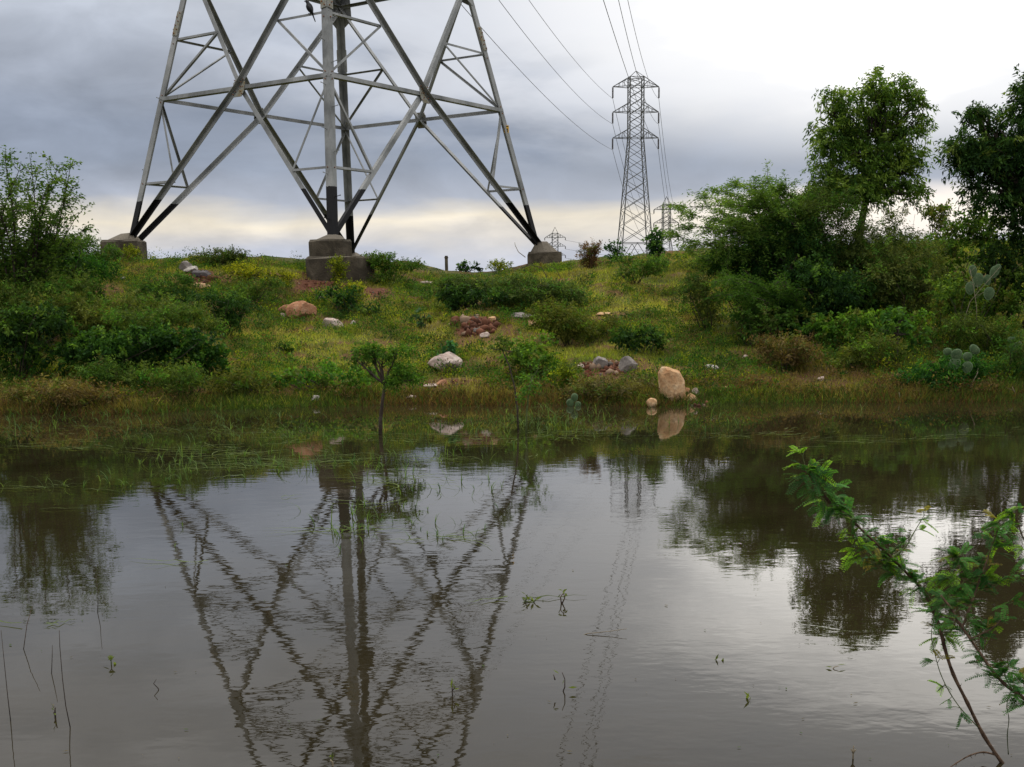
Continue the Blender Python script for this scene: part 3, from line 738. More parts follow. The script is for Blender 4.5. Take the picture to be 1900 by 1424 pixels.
# dirt clods of the two red piles: nobody could count them
def clods():
    rng = np.random.default_rng(5); Vs = []; Fs = []; Cs = []; b = 0
    ico = [(0, 0, 1), (.9, 0, .45), (.28, .85, .45), (-.72, .53, .45), (-.72, -.53, .45), (.28, -.85, .45), (.72, .53, -.45), (-.28, .85, -.45), (-.9, 0, -.45), (-.28, -.85, -.45), (.72, -.53, -.45), (0, 0, -1)]
    fi = [(0, 1, 2), (0, 2, 3), (0, 3, 4), (0, 4, 5), (0, 5, 1), (1, 6, 2), (2, 7, 3), (3, 8, 4), (4, 9, 5), (5, 10, 1), (6, 7, 2), (7, 8, 3), (8, 9, 4), (9, 10, 5), (10, 6, 1), (11, 7, 6), (11, 8, 7), (11, 9, 8), (11, 10, 9), (11, 6, 10)]
    ico = np.array(ico); fi = np.array(fi)
    for px, py, rx, ry, n, s in ((880, 603, 34, 18, 190, .055), (600, 528, 40, 9, 80, .035), (1125, 685, 50, 11, 150, .035), (378, 516, 20, 10, 70, .045), (845, 708, 60, 8, 80, .025), (1180, 700, 60, 8, 60, .02), (695, 545, 26, 6, 40, .03), (1290, 745, 30, 7, 60, .025), (870, 578, 30, 4, 40, .03)):
        for i in range(n):
            a = rng.uniform(0, 6.28); q = rng.random() ** .7 * 1.35; g = ground(px + rx * q * math.cos(a), py + ry * q * math.sin(a))
            sz = s * rng.choice([.3, .45, .7, 1.0, 1.6], p=[.35, .3, .2, .1, .05]) * rng.uniform(.8, 1.2); V = ico * (1 + rng.normal(size=(12, 1)) * .16) * sz * rng.uniform(.7, 1.3, 3) + np.array([g.x, g.y, g.z + sz * .2])
            Vs.append(V); Fs.append(fi + b); b += 12
            t = rng.random(); c = SOIL * (.35 + .9 * t) if rng.random() < .75 else (np.array([.22, .15, .10]) if rng.random() < .5 else np.array([.10, .085, .07])); Cs.append(np.tile(c, (12, 1)))
    me = arr_mesh('rubble', np.concatenate(Vs), np.concatenate(Fs), np.concatenate(Cs))
    m, N, o = mat('red_rubble'); a = N.n('ShaderNodeAttribute', attribute_name='col').outputs['Color']; princ(N, o, a, .95, .1)
    tag(link('rubble', me, None, [m]), 'red-brown earth clods strewn over the bare patches', 'rubble', kind='stuff')
clods()

# ------------------------------------------------------------------ foliage
def unit(a): return a / np.maximum(np.linalg.norm(a, axis=-1, keepdims=True), 1e-6)
def leaves(rng, P, D, L, Wd, col, cvar=.25, bend=0.0):
    """P (n,3) bases, D (n,3) directions; rhombus leaves"""
    n = len(P); D = unit(D); rnd = rng.normal(size=(n, 3)) + np.array([0, 0, .0])
    S = unit(np.cross(D, rnd)); L = np.broadcast_to(L, n)[:, None] * rng.uniform(.7, 1.25, (n, 1)); Wd = np.broadcast_to(Wd, n)[:, None] * rng.uniform(.75, 1.25, (n, 1))
    mid = P + D * L * .45; V = np.stack([P, mid + S * Wd / 2, P + D * L - np.array([0, 0, 1]) * L * bend, mid - S * Wd / 2], 1).reshape(-1, 3)
    Fc = np.arange(4 * n).reshape(n, 4)
    c = np.broadcast_to(col, (n, 3)) * (1 + rng.normal(size=(n, 1)) * cvar).clip(.35, 2.0)
    return V, Fc, np.repeat(c, 4, 0)
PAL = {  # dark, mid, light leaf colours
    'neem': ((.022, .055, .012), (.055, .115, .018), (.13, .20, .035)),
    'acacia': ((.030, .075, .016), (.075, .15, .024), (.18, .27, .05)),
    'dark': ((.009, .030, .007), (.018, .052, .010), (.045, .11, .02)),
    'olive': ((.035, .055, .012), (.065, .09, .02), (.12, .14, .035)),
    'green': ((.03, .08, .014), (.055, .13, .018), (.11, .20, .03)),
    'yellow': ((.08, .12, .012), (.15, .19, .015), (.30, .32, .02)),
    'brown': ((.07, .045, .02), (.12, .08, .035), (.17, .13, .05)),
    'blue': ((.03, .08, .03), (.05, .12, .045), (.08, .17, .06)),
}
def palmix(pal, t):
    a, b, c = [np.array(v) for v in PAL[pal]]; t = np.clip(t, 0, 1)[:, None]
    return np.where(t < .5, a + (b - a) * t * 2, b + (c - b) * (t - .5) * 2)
def cloud(rng, blobs, ncl, per, tl, L, Wd, pal, droop=.3, hollow=.45, vine=0.0):
    """clusters of leaves along short twigs spread through blobs [(centre, radii)]"""
    C = np.array([b[0] for b in blobs], float); Rr = np.array([b[1] for b in blobs], float)
    w = (Rr.prod(1)) ** (2 / 3); idx = rng.choice(len(blobs), ncl, p=w / w.sum())
    u = unit(rng.normal(size=(ncl, 3))); r = rng.random(ncl) ** hollow
    # lumpy surface
    lump = .82 + .36 * rng.random((len(blobs), 26))[idx, (np.abs(np.floor(np.arctan2(u[:, 1], u[:, 0]) * 2.2).astype(int)) * 5 + np.floor((u[:, 2] + 1) * 2.4).astype(int)) % 26]
    P = C[idx] + u * (r * lump)[:, None] * Rr[idx]
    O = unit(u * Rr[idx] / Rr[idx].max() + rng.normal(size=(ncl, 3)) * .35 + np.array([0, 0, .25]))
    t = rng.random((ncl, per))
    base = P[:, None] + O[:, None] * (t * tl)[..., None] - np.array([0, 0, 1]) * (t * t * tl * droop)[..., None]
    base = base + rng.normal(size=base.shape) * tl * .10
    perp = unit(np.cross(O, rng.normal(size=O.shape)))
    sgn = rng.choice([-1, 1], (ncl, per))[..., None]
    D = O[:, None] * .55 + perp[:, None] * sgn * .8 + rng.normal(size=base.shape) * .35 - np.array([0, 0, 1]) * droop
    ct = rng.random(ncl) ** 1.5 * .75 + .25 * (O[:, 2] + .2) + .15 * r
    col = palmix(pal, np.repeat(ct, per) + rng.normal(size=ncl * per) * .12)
    return leaves(rng, base.reshape(-1, 3), D.reshape(-1, 3), L, Wd, col, .30, .12)
def join(parts):
    Vs, Fs, Cs, b = [], [], [], 0
    for V, Fc, c in parts: Vs.append(V); Fs.append(Fc + b); Cs.append(c); b += len(V)
    return np.concatenate(Vs), np.concatenate(Fs), np.concatenate(Cs)
def curve_pts(rng, a, b, n=7, wob=.08, arch=0.0):
    a = Vector(a); b = Vector(b); L_ = (b - a).length; pts = []
    o = Vector(rng.normal(size=3)) * wob * L_
    for i in range(n):
        t = i / (n - 1); p = lerp(a, b, t) + o * math.sin(t * math.pi) + Vector((0, 0, arch * L_ * math.sin(t * math.pi)))
        if 0 < i < n - 1: p += Vector(rng.normal(size=3)) * wob * L_ * .25
        pts.append(p)
    return pts
SPEC = {'sprig': (.04, .014, 12, .10, .2, 1.0),  # leaf length, width, leaves per twig, twig length, droop, coverage
    'neem': (.085, .026, 26, .26, .55, 1.0), 'acacia': (.07, .015, 30, .30, .25, 1.0), 'leafy': (.065, .036, 16, .17, .15, 1.0),
    'fine': (.062, .017, 22, .22, .15, 1.05), 'broad': (.085, .055, 12, .16, .2, 1.0), 'weed': (.04, .022, 14, .12, -.1, 1.0)}
def shrub(name, label, cat, base, blobs, spec, pal, dens=1.0, group=None, stems=5, bark=None, trunk=None, r0=.02, seed=0, hollow=.45, extra=None, part='foliage', limbs=None, clump=6):
    rng = np.random.default_rng(seed + 1000); base = Vector(base)
    T = thing(name, label, cat, base, group); L, Wd, per, tl, droop, cv = SPEC[spec]
    parts = []
    if clump:
        nb = []
        for c_, r_ in blobs:
            nb.append((c_, tuple(v * .62 for v in r_)))
            for i in range(clump):
                u = unit(rng.normal(size=3) + np.array([0, 0, .15])); q = rng.uniform(.5, .74); f = rng.uniform(.28, .48)
                nb.append((tuple(np.array(c_) + u * q * np.array(r_)), tuple(v * f for v in r_)))
        cblobs = nb
    else: cblobs = blobs
    tone = np.array([rng.uniform(.85, 1.2), rng.uniform(.9, 1.1), rng.uniform(.8, 1.2)]) * rng.uniform(.85, 1.2)
    area = sum((b[1][0] * b[1][2] + b[1][0] * b[1][1]) * 3.0 for b in blobs)
    n = dens * cv * area * 2.2 / (L * Wd * .5 * per); n = int(min(max(n, 8), 60000 / per * 1.3))
    lb = [(np.array(b[0]) - np.array(base), b[1]) for b in blobs]
    size = max(b[1][0] for b in blobs); tl2 = min(tl, size * .6)
    cb = [(np.array(b[0]) - np.array(base), b[1]) for b in cblobs]
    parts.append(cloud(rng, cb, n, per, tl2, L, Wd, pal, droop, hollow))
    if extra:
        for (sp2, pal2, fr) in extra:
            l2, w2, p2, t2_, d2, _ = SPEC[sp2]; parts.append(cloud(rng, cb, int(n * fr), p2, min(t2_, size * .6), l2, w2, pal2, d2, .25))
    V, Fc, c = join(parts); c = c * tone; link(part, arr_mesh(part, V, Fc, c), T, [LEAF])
    mb = MB(); z0 = Vector((0, 0, -.08))
    if trunk:
        tp = [Vector(p) - base for p in trunk]; k = len(tp)
        mb.tube(tp, [lerp(r0, r0 * .6, i / (k - 1)) for i in range(k)], 8); top = tp[-1]; tr = r0 * .6
    else: top = z0; tr = r0
    for c_, r_ in lb:
        cc = Vector(c_); start = top
        if trunk: mb.tube(curve_pts(rng, start, cc, 6, .07), [lerp(tr, tr * .4, i / 5) for i in range(6)], 6)
        else: cc = Vector(c_) - Vector((0, 0, r_[2] * .2))
        m_ = stems if trunk else max(2, stems // len(lb) + 1)
        for i in range(m_):
            u = Vector(unit(rng.normal(size=3) + np.array([0, 0, .4]))); e = Vector(c_) + Vector((u.x * r_[0], u.y * r_[1], u.z * r_[2])) * .85
            s_ = lerp(start, cc, rng.uniform(.45, .9)) if trunk else Vector((rng.normal() * .04, rng.normal() * .04, -.05))
            q0 = tr * (.38 if trunk else 1); mb.tube(curve_pts(rng, s_, e, 6, .09), [lerp(q0, q0 * .2, j_ / 5) for j_ in range(6)], 5)
    if limbs:
        for pts, ra, rb in limbs:
            pp = [Vector(p) - base for p in pts]; mb.tube(pp, [lerp(ra, rb, i / (len(pp) - 1)) for i in range(len(pp))], 6)
    mb.build('trunk' if trunk else 'stems', bark or BARK, T, True)
    return T
def pb(px, py, Y, rx, rz, ry=None):
    """blob from pixel centre and pixel radii at distance Y"""
    p = at(px, py, Y); k = Y / F * 1.0
    return (tuple(p), (rx * k, (ry if ry else (rx + rz) / 2) * k, rz * k))

# --- the two crown trees, right
G = lambda px, py: ground(px, py)
b0 = onground(6.55, 23.6, -.1)
Yt = 23.4
shrub('tree', 'round-crowned leafy tree standing alone above the thicket against the bright sky', 'tree', b0,
      [pb(1612, 215, Yt, 78, 68), pb(1545, 262, Yt, 55, 50), pb(1672, 250, Yt + .2, 52, 58), pb(1600, 300, Yt, 80, 58), pb(1530, 335, Yt - .2, 38, 40), pb(1680, 320, Yt, 45, 42), pb(1640, 175, Yt, 62, 32), pb(1545, 200, Yt, 34, 32), pb(1697, 195, Yt, 24, 34), pb(1515, 375, Yt - .2, 45, 30), pb(1560, 355, Yt - .3, 50, 30), pb(1610, 350, Yt - .3, 85, 34), pb(1690, 360, Yt, 36, 24)],
      'neem', 'neem', .85, None, 7, BARK, [b0, at(1592, 470, 23.5), at(1598, 415, 23.4), at(1606, 375, 23.4), at(1612, 330, 23.4)], .085, 11, .55, clump=9)
Yr = 21.0; b1 = onground(9.0, 21.6, -.1)
shrub('tree', 'dense dark tree cut off by the right edge of the picture', 'tree', b1,
      [pb(1890, 215, Yr, 50, 60), pb(1830, 265, Yr, 72, 52), pb(1880, 300, Yr, 75, 70), pb(1800, 300, Yr, 50, 45), pb(1925, 180, Yr, 45, 60), pb(1960, 280, Yr, 80, 110), pb(1850, 350, Yr, 80, 42), pb(1815, 215, Yr, 34, 22)],
      'neem', 'dark', .8, None, 6, BARK, [b1, at(1935, 560, 21.5), at(1930, 450, 21.3), at(1915, 380, 21.1)], .13, 12, .5, extra=(('neem', 'neem', .25),), clump=8)

# --- arching feathery acacia right of the far pylon
def arch_shrub(name, label, base, tips, pal, seed, r0=.03, n_leaf=46, L=.055, Wd=.011, spread=.18, cat='bush', group=None, droop=-.25, nsp=4):
    rng = np.random.default_rng(seed); base = Vector(base); T = thing(name, label, cat, base, group); mb = MB(); parts = []
    for (tip, arch) in tips:
        tip = Vector(tip) - base; pts = []; L_ = tip.length; o_ = Vector(rng.normal(size=3)) * .05 * L_
        for i in range(12):
            t = i / 11; p = tip * t + Vector((0, 0, arch * L_ * math.sin(math.pi * min(1, t * 1.0)) * (1 - .3 * t))) + o_ * math.sin(t * 3.14); pts.append(p)
        mb.tube(pts, [lerp(r0, .005, i / 11) for i in range(12)], 5)
        for i in range(3, 12):
            for q in range(nsp):
                p = pts[i] if i == 11 else lerp(pts[i - 1], pts[i], rng.random()); d = unit(unit(np.array(pts[i] - pts[i - 1])) + rng.normal(size=3) * np.array([.8, .8, .32]) + np.array([0, 0, droop]))
                sl = spread * rng.uniform(.7, 1.9); e = p + Vector(d) * sl
                mid = (p + e) / 2 + Vector((0, 0, sl * .12)); mb.tube([p, mid, e], [.006, .004, .002], 4)
                t = rng.random(n_leaf); bz = np.array(p)[None] * ((1 - t) ** 2)[:, None] + np.array(mid)[None] * (2 * t * (1 - t))[:, None] + np.array(e)[None] * (t * t)[:, None]
                bz = bz + rng.normal(size=bz.shape) * .035
                D = np.array(d)[None] * .5 + rng.normal(size=bz.shape) * np.array([1, 1, .45]); ct = rng.random() * .6 + .15 + .2 * (i / 11)
                parts.append(leaves(rng, bz, D, L, Wd, palmix(pal, np.full(n_leaf, ct) + rng.normal(size=n_leaf) * .13), .15, .1))
    V, Fc, c = join(parts); link('foliage', arr_mesh('foliage', V, Fc, c), T, [LEAF]); mb.build('branches', BARK, T, True)
    return T
rg = random.Random(8)
b2 = at(1545, 520, 22.6); b2 = onground(b2.x, 22.6, -.05)
tips = []
for px, py in ((1270, 385), (1285, 420), (1262, 440), (1310, 365), (1335, 355), (1345, 395), (1370, 345), (1300, 455), (1400, 350), (1425, 340), (1440, 375), (1330, 430), (1360, 410), (1285, 470), (1460, 350), (1390, 390), (1320, 480), (1405, 430), (1440, 410), (1480, 380), (1350, 465), (1500, 400), (1290, 400), (1415, 370)):
    tips.append((at(px, py, 22.6 + rg.uniform(-1.1, .9)), .16 + rg.random() * .08))
arch_shrub('acacia_bush', 'feathery light green acacia arching left in front of the distant pylon', b2, tips, 'acacia', 3, .032, 60, .07, .016, .24, nsp=5)
b3 = onground(at(1500, 560, 21.5).x, 21.4, -.05); tips = []
for px, py in ((1330, 522), (1352, 515), (1375, 540), (1400, 530), (1430, 545), (1390, 560), (1450, 525), (1345, 548), (1410, 572), (1460, 560)):
    tips.append((at(px, py, 20.9 + rg.uniform(-.5, .5)), .12))
arch_shrub('acacia_bush', 'low bright green fronds spreading left at the foot of the thicket', b3, tips, 'green', 4, .02, 60)

# --- list of rounded bushes: label, centre px, radii, distance, spec, palette
BUSH = [
    ('dark feathery bush filling the thicket below the arching acacia', [(1400, 480, 80, 55), (1470, 450, 70, 60), (1340, 500, 55, 35)], 22.4, 'acacia', 'dark', .7, 1),
    ('tall tangled olive bush at the foot of the round-crowned tree', [(1575, 450, 75, 60), (1540, 395, 45, 40), (1640, 470, 60, 55)], 22.2, 'acacia', 'olive', .75, 2),
    ('olive thorn bush with pale twigs in the middle of the thicket', [(1690, 490, 80, 62), (1650, 530, 60, 50)], 21.4, 'fine', 'olive', .8, 3),
    ('big dark leafy bush in the centre of the thicket', [(1500, 540, 90, 60), (1580, 560, 80, 50), (1440, 570, 70, 35)], 21.2, 'leafy', 'dark', .6, 4),
    ('bright green bush in the gap beneath the right-hand tree', [(1770, 440, 55, 40), (1820, 430, 50, 40)], 24.0, 'leafy', 'green', .6, 5),
    ('dark bush against the right edge below the cut-off tree', [(1870, 430, 60, 60), (1850, 490, 60, 40), (1900, 520, 50, 50)], 21.0, 'leafy', 'dark', .6, 6),
    ('bushy green mass under the grey prickly pear on the right', [(1770, 545, 70, 38), (1850, 560, 60, 38)], 20.4, 'leafy', 'green', .55, 7),
    ('low creeper-covered bush at the front right of the thicket', [(1600, 610, 80, 24), (1690, 600, 50, 26), (1540, 605, 50, 20)], 20.0, 'leafy', 'green', .5, 8),
    ('small dark bush at the right end of the front row', [(1850, 625, 60, 28), (1795, 610, 40, 22)], 19.4, 'fine', 'olive', .6, 9),
    ('dark shoreline bush hanging over the water at the right', [(1745, 700, 60, 34), (1790, 685, 40, 32), (1700, 715, 40, 20)], 18.0, 'fine', 'dark', .8, 10),
    ('yellow-green bush at the right edge near the water', [(1865, 690, 45, 38), (1900, 660, 40, 40)], 18.3, 'fine', 'green', .55, 11),
    ('small brown and olive bush just left of the dark shoreline bush', [(1620, 650, 55, 28), (1580, 665, 30, 18)], 18.9, 'fine', 'olive', .55, 12),
    ('small round tree-like bush on the horizon beneath the bright gap', [(1740, 392, 28, 16), (1725, 400, 18, 12)], 30.0, 'leafy', 'olive', .6, 13),
    ('pale wiry bush on the skyline right of the round-crowned tree trunk', [(1665, 408, 42, 22)], 24.5, 'fine', 'olive', .22, 14),
    ('large dark green bush on the left below the shrub tree', [(40, 480, 60, 50), (110, 490, 60, 42), (70, 540, 80, 40)], 22.0, 'leafy', 'dark', .62, 20),
    ('wide dark bush low on the left bank', [(230, 640, 110, 42), (320, 640, 80, 36), (150, 655, 90, 42)], 18.8, 'leafy', 'dark', .6, 21),
    ('dark bush at the left edge above the water', [(30, 640, 70, 60), (90, 600, 60, 45)], 18.6, 'leafy', 'dark', .62, 22),
    ('olive bush on the left slope above the wide dark bush', [(200, 590, 90, 32), (280, 575, 60, 26), (110, 570, 50, 28)], 20.3, 'fine', 'olive', .7, 23),
    ('tufty green bush left of the dark mossy footing', [(170, 468, 50, 26), (125, 462, 40, 28), (210, 478, 24, 18)], 26.5, 'weed', 'green', .55, 24),
    ('yellow-green weed bush in front of the dark mossy footing', [(246, 472, 24, 13)], 31.0, 'weed', 'yellow', .6, 25),
    ('leafy green bush on the left slope right of the bare patch', [(290, 545, 60, 26), (330, 525, 36, 20)], 22.3, 'weed', 'green', .6, 26),
    ('brown-tipped low bush on the far left shoreline', [(110, 725, 70, 24), (50, 735, 50, 22), (180, 735, 40, 18)], 17.3, 'fine', 'brown', .6, 27),
    ('weedy bush on the crest midway between left and centre footings', [(400, 478, 50, 11), (440, 474, 34, 9)], 28.5, 'weed', 'olive', .45, 28),
    ('yellow-flowered clump at the foot of the round footing', [(628, 492, 20, 17)], 26.4, 'weed', 'yellow', .7, 29),
    ('bushy yellow-green clump right of the round footing', [(655, 545, 30, 24), (640, 560, 22, 16)], 24.8, 'weed', 'yellow', .55, 30),
    ('long hedge of tall weeds on the crest right of the centre legs', [(720, 488, 40, 17), (760, 494, 40, 12), (690, 490, 26, 16)], 27.6, 'weed', 'green', .5, 31),
    ('small dark green bush on the lawn right of the pale oval boulder', [(686, 582, 23, 12)], 23.6, 'leafy', 'dark', .95, 32),
    ('little dark tuft on the lawn above the left shoreline', [(524, 650, 15, 8)], 20.2, 'leafy', 'dark', .9, 33),
    ('single blue-green castor plant on the central slope', [(781, 588, 13, 13)], 22.9, 'broad', 'blue', .55, 34),
    ('large thorny olive bush spread over the central mound', [(900, 535, 75, 22), (980, 545, 80, 26), (850, 545, 45, 20), (1050, 560, 60, 22)], 24.2, 'fine', 'olive', .8, 35),
    ('dark bush at the left end of the central mound', [(850, 550, 40, 18), (900, 548, 40, 15)], 23.6, 'leafy', 'dark', .75, 36),  # leaves drawn from the dark palette
    ('grey-green thorn bush lower right on the central mound', [(1055, 605, 60, 30), (1100, 620, 50, 26), (1020, 590, 34, 24)], 21.4, 'fine', 'olive', .8, 37),
    ('dark glossy round bush right of centre above the grey rock', [(1200, 633, 36, 17), (1165, 632, 30, 16)], 20.3, 'leafy', 'dark', .95, 38),
    ('bright leafy bush behind the thin sapling near the shore', [(985, 655, 48, 30), (1010, 680, 34, 22), (955, 670, 26, 22)], 19.0, 'leafy', 'green', .6, 39),
    ('yellow ragwort-like clump left of the red clod bank', [(1055, 692, 26, 13), (1040, 700, 18, 8)], 18.5, 'weed', 'yellow', .75, 40),
    ('blue-green leafy shoot above the big pale pink boulder', [(828, 645, 17, 12)], 19.9, 'broad', 'blue', .5, 41),
    ('leafy green bush left of the little tree in water', [(600, 700, 50, 24), (545, 700, 36, 18), (660, 700, 30, 18)], 18.4, 'leafy', 'green', .45, 42),
    ('dark grassy bush at the water left of the little tree', [(470, 715, 50, 20), (420, 710, 36, 18)], 17.9, 'fine', 'olive', .7, 43),
    ('brown dry bush on the shore between sapling and pointed boulder', [(1130, 725, 60, 18), (1195, 725, 28, 18), (1080, 735, 36, 14)], 17.6, 'fine', 'brown', .7, 44),
    ('round dark bush on the skyline before the tall slender pylon', [(1217, 445, 20, 17), (1210, 458, 14, 10)], 29.0, 'leafy', 'neem' if False else 'dark', .9, 45),
    ('brownish twiggy bush on the skyline right of the right-hand footing', [(1092, 470, 22, 16), (1100, 458, 12, 10)], 29.0, 'fine', 'brown', .75, 46),
    ('small dark shrub at the foot of the tall slender pylon', [(1140, 465, 22, 10)], 30.5, 'leafy', 'dark', .5, 47),
    ('green weedy bush on the right crest right of the lawn', [(1180, 505, 36, 18), (1215, 495, 36, 18), (1160, 485, 26, 10)], 26.0, 'weed', 'green', .5, 48),
    ('shrubby tuft on the skyline midway right of the lone post', [(860, 494, 16, 6), (880, 497, 12, 5)], 33.0, 'leafy', 'dark', .7, 49),
    ('yellowish tuft on the skyline near the right-hand footing', [(925, 493, 22, 9)], 32.0, 'weed', 'yellow', .5, 50),
    ('reddish dry shrub on the right bank above brown grass', [(1450, 640, 70, 16), (1500, 660, 50, 20)], 19.3, 'fine', 'brown', .38, 51),
    ('leafy fringe bush where the thicket meets the lawn', [(1310, 560, 34, 22), (1290, 530, 28, 26)], 22.0, 'fine', 'olive', .55, 52),
    ('dark bush with bright tips at the thicket corner', [(1400, 590, 60, 18), (1460, 600, 40, 16)], 20.6, 'leafy', 'green', .45, 53),
    ('olive shrub above the left shoreline with red flowers of dry grass', [(330, 700, 60, 18), (260, 705, 50, 18)], 17.8, 'fine', 'olive', .5, 54),
    ('green fern-like bush in the middle left slope', [(460, 545, 36, 15), (500, 530, 30, 12)], 24.3, 'weed', 'green', .55, 55),
    ('yellow-green weeds on the crest behind the cream broken stone', [(450, 505, 50, 13), (520, 515, 40, 12)], 25.8, 'weed', 'yellow', .45, 56),
    ('tangled olive bush below the airy shrub tree on the left edge', [(60, 560, 80, 34), (10, 560, 60, 40), (130, 540, 50, 26)], 20.8, 'fine', 'olive', .8, 70),
    ('weedy olive bush on the left slope below the bare patch', [(250, 600, 70, 24), (330, 590, 50, 20), (380, 610, 30, 14)], 19.9, 'fine', 'olive', .7, 71),
    ('dark leafy ground bush right of the wide dark bush', [(390, 660, 44, 18), (350, 670, 40, 18)], 18.7, 'leafy', 'dark', .6, 72),
    ('tufted green bush at the left shore above the brown-tipped bush', [(240, 700, 50, 16), (180, 695, 50, 18)], 18.0, 'fine', 'green', .6, 73),
    ('low dark bush on the upper left slope beside the long tan slab', [(410, 560, 50, 18), (330, 565, 40, 16), (460, 572, 24, 9)], 21.6, 'fine', 'dark', .6, 74),
    ('dark olive bush under the shrub tree beside the left skyline', [(150, 500, 60, 22), (95, 520, 60, 26)], 23.5, 'fine', 'dark', .7, 75),
    ('dense dark bush continuing the thicket past the right edge', [(1985, 520, 70, 60), (2050, 560, 70, 50)], 21.0, 'leafy', 'dark', .5, 80),
    ('olive bush past the right edge beside the water', [(1980, 660, 60, 36), (2060, 670, 60, 34)], 18.6, 'fine', 'olive', .5, 81),
    ('dark bush continuing the left mass past the left edge', [(-70, 560, 80, 60), (-140, 600, 70, 50)], 20.5, 'leafy', 'dark', .5, 82),
    ('dark low bush below the red earth right of the round footing', [(640, 548, 36, 14), (600, 545, 24, 9)], 24.3, 'leafy', 'dark', .4, 57),
]
for label, bl, Y, spec, pal, dens, sd in BUSH:
    blobs = [pb(px, py, Y + ((i * 37 + sd * 13) % 10 - 5) * .05, rx, rz) for i, (px, py, rx, rz) in enumerate(bl)]
    c = blobs[0][0]; base = onground(c[0], c[1], -.02)
    low = min(b[0][2] - b[1][2] for b in blobs)
    if low > base.z + .05:   # let the bush reach down to the ground
        b_ = blobs[0]; zc = (base.z + b_[0][2]) / 2; blobs.append(((b_[0][0], b_[0][1], zc), (b_[1][0] * .7, b_[1][1] * .7, max(.1, (b_[0][2] - base.z) / 2 + .05))))
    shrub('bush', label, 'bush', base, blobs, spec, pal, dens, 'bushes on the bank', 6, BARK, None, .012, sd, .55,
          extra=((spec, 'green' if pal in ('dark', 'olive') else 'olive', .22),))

# --- shrub tree at the left edge
b4 = onground(at(20, 560, 21.2).x, 21.2, -.1); tips = []
for px, py in ((130, 312), (105, 318), (60, 325), (35, 318), (10, 300), (135, 350), (115, 375), (90, 345), (50, 350), (150, 430), (140, 405), (20, 345), (75, 385), (100, 410), (35, 390), (60, 425), (-20, 310), (-40, 350), (-10, 385), (120, 440), (10, 420), (-60, 330), (80, 440), (30, 365)):
    tips.append((at(px, py, 21.2 + rg.uniform(-.8, .8)), .10 + rg.random() * .06))
arch_shrub('shrub_tree', 'airy shrub tree with spreading leafy branches at the left edge', b4, tips, 'neem', 21, .022, 26, .07, .026, .24, 'tree', nsp=3)

# ------------------------------------------------------------------ saplings standing in the pond
w0 = atz(705, 806); Yw = w0.y
shrub('sapling', 'little tree with a forked dark trunk standing in the water', 'tree', w0,
      [pb(712, 660, Yw, 34, 14), pb(748, 688, Yw, 24, 20), pb(688, 650, Yw, 22, 10), pb(738, 650, Yw, 26, 9), pb(730, 716, Yw - .1, 16, 14), pb(668, 668, Yw, 20, 10), pb(655, 655, Yw, 12, 7), pb(765, 705, Yw, 12, 12)],
      'sprig', 'green', .8, None, 5, BARK, [w0 - Vector((0, 0, .15)), at(706, 780, Yw), at(709, 750, Yw), at(714, 713, Yw)], .025, 61, .7, clump=3,
      limbs=[([at(714, 713, Yw), at(704, 695, Yw), at(697, 680, Yw), at(688, 662, Yw)], .022, .008), ([at(714, 713, Yw), at(724, 704, Yw), at(738, 698, Yw)], .018, .008)])
w1 = atz(962, 800); Yw = w1.y
shrub('sapling', 'thin crooked sapling rising from the water with a leafy tip', 'tree', w1,
      [pb(935, 638, Yw, 20, 14), pb(915, 648, Yw, 12, 8), pb(952, 655, Yw, 16, 10)],
      'sprig', 'green', .42, None, 4, BARK, [w1 - Vector((0, 0, .15)), at(960, 760, Yw), at(955, 720, Yw), at(945, 680, Yw), at(932, 650, Yw)], .011, 62, .7)
w2 = atz(976, 806); Yw = w2.y
shrub('sapling', 'shorter leafy stem in the water right beside the crooked sapling', 'plant', w2,
      [pb(985, 705, Yw, 24, 22), pb(1000, 680, Yw, 20, 14), pb(975, 735, Yw, 16, 16)],
      'sprig', 'green', .3, None, 4, GSTEM, [w2 - Vector((0, 0, .12)), at(977, 770, Yw), at(980, 735, Yw), at(988, 700, Yw)], .012, 63, .7)
b6 = ground(1665, 672)
shrub('sapling', 'young broad-leaved tree with a thin straight trunk on the right bank', 'tree', b6,
      [pb(1660, 605, b6.y, 45, 24), pb(1690, 620, b6.y, 32, 20), pb(1635, 620, b6.y, 28, 18), pb(1672, 590, b6.y, 34, 14)],
      'broad', 'green', .38, None, 4, BARK, [b6 - Vector((0, 0, .1)), at(1667, 650, b6.y), at(1665, 620, b6.y)], .03, 64, .7)

